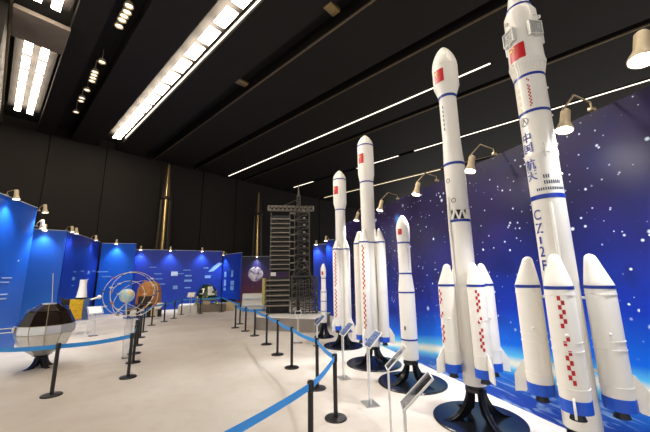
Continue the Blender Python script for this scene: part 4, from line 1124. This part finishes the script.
bm = BM(); box(bm, (X(265), -0.1, (Zt(278) + Zt(303)) / 2), (0.14, 0.5, Zt(278) - Zt(303))); obj('yellow_post', bm, 'tower_yellow', tw, smooth=False)
bm = BM(); box(bm, (X(273.5), -0.1, Zt(274)), (0.22, 0.3, 0.16)); obj('cabin', bm, 'white_plain', tw, smooth=False)
for x in (270.5, 289):
    bm = BM(); bar(bm, (X(x), -0.25, 0), (X(x), -0.25, Zt(214)), 0.04); obj('corner_post', bm, 'tower_grey', tw, smooth=False)
bm = BM(); lattice(bm, X(294), X(309), -0.25, 0.35, Zt(276), Zt(207), 10, 0.03); obj('mast_lattice', bm, 'tower_grey', tw, smooth=False)
bm = BM(); lattice(bm, X(291.5), X(316), -0.45, 0.5, 0.03, Zt(277), 5, 0.045)
for k in range(4):
    x = X(291.5) + (X(316) - X(291.5)) * (k + 0.5) / 4; lattice(bm, x - 0.09, x + 0.09, -0.4, -0.1, 0.02, Zt(280), 5, 0.022)
obj('base_lattice', bm, 'tower_grey', tw, smooth=False)
bm = BM()
for s in (-1, 1):
    bar(bm, (X(301.5 + s * 12), -0.3, Zt(284)), (X(301.5 + s * 2), -0.1, Zt(258)), 0.045)
    bar(bm, (X(301.5 + s * 12), -0.3, Zt(277)), (X(301.5 - s * 7), -0.3, Zt(266)), 0.03)
obj('brace', bm, 'tower_grey', tw, smooth=False)
bm = BM(); box(bm, (X(298), 0.2, (Zt(207) + 0.0) / 2), (0.16, 0.16, Zt(207))); obj('lift_shaft', bm, 'tower_dark', tw, smooth=False)
bm = BM(); lattice(bm, X(267), X(313.5), -0.12, 0.12, Zt(210.5), Zt(206.5), 1, 0.03, False)
n = 22
for k in range(n):
    xa, xb = X(267) + (X(313.5) - X(267)) * k / n, X(267) + (X(313.5) - X(267)) * (k + 1) / n
    za, zb = (Zt(210.5), Zt(206.5)) if k % 2 else (Zt(206.5), Zt(210.5))
    bar(bm, (xa, -0.12, za), (xb, -0.12, zb), 0.022)
obj('crane_boom', bm, 'tower_light', tw, smooth=False)
bm = BM(); tube(bm, [(X(281), 0, Zt(206.5)), (X(296), 0, Zt(200))], 0.015, 6); obj('boom_stay', bm, 'tower_grey', tw)
bm = BM(); lattice(bm, X(296.3), X(299.7), -0.07, 0.07, Zt(207), Zt(196), 4, 0.02); tube(bm, [(X(298), 0, Zt(196)), (X(298), 0, Zt(184.5))], [0.075, 0.008], 6); obj('spire', bm, 'tower_grey', tw, smooth=False)
for i in range(9):
    z = Zt(214 + i * 7)
    bm = BM(); box(bm, (X(292), -0.1, z), (0.26, 0.3, 0.04)); box(bm, (X(303.5), -0.3, z + 0.1), (0.10, 0.05, 0.07)); obj('swing_arm', bm, 'tower_light', tw, smooth=False)
for k, (x, y) in enumerate([(298, 343)]):
    sign_stand(G(x, y), 'thin clear sign stand before the launch tower plinth', 0.9, 0.1, (0.2, 0.16), None, thin=True)
for o in S.objects:
    if 'L' in o.keys(): del o['L']
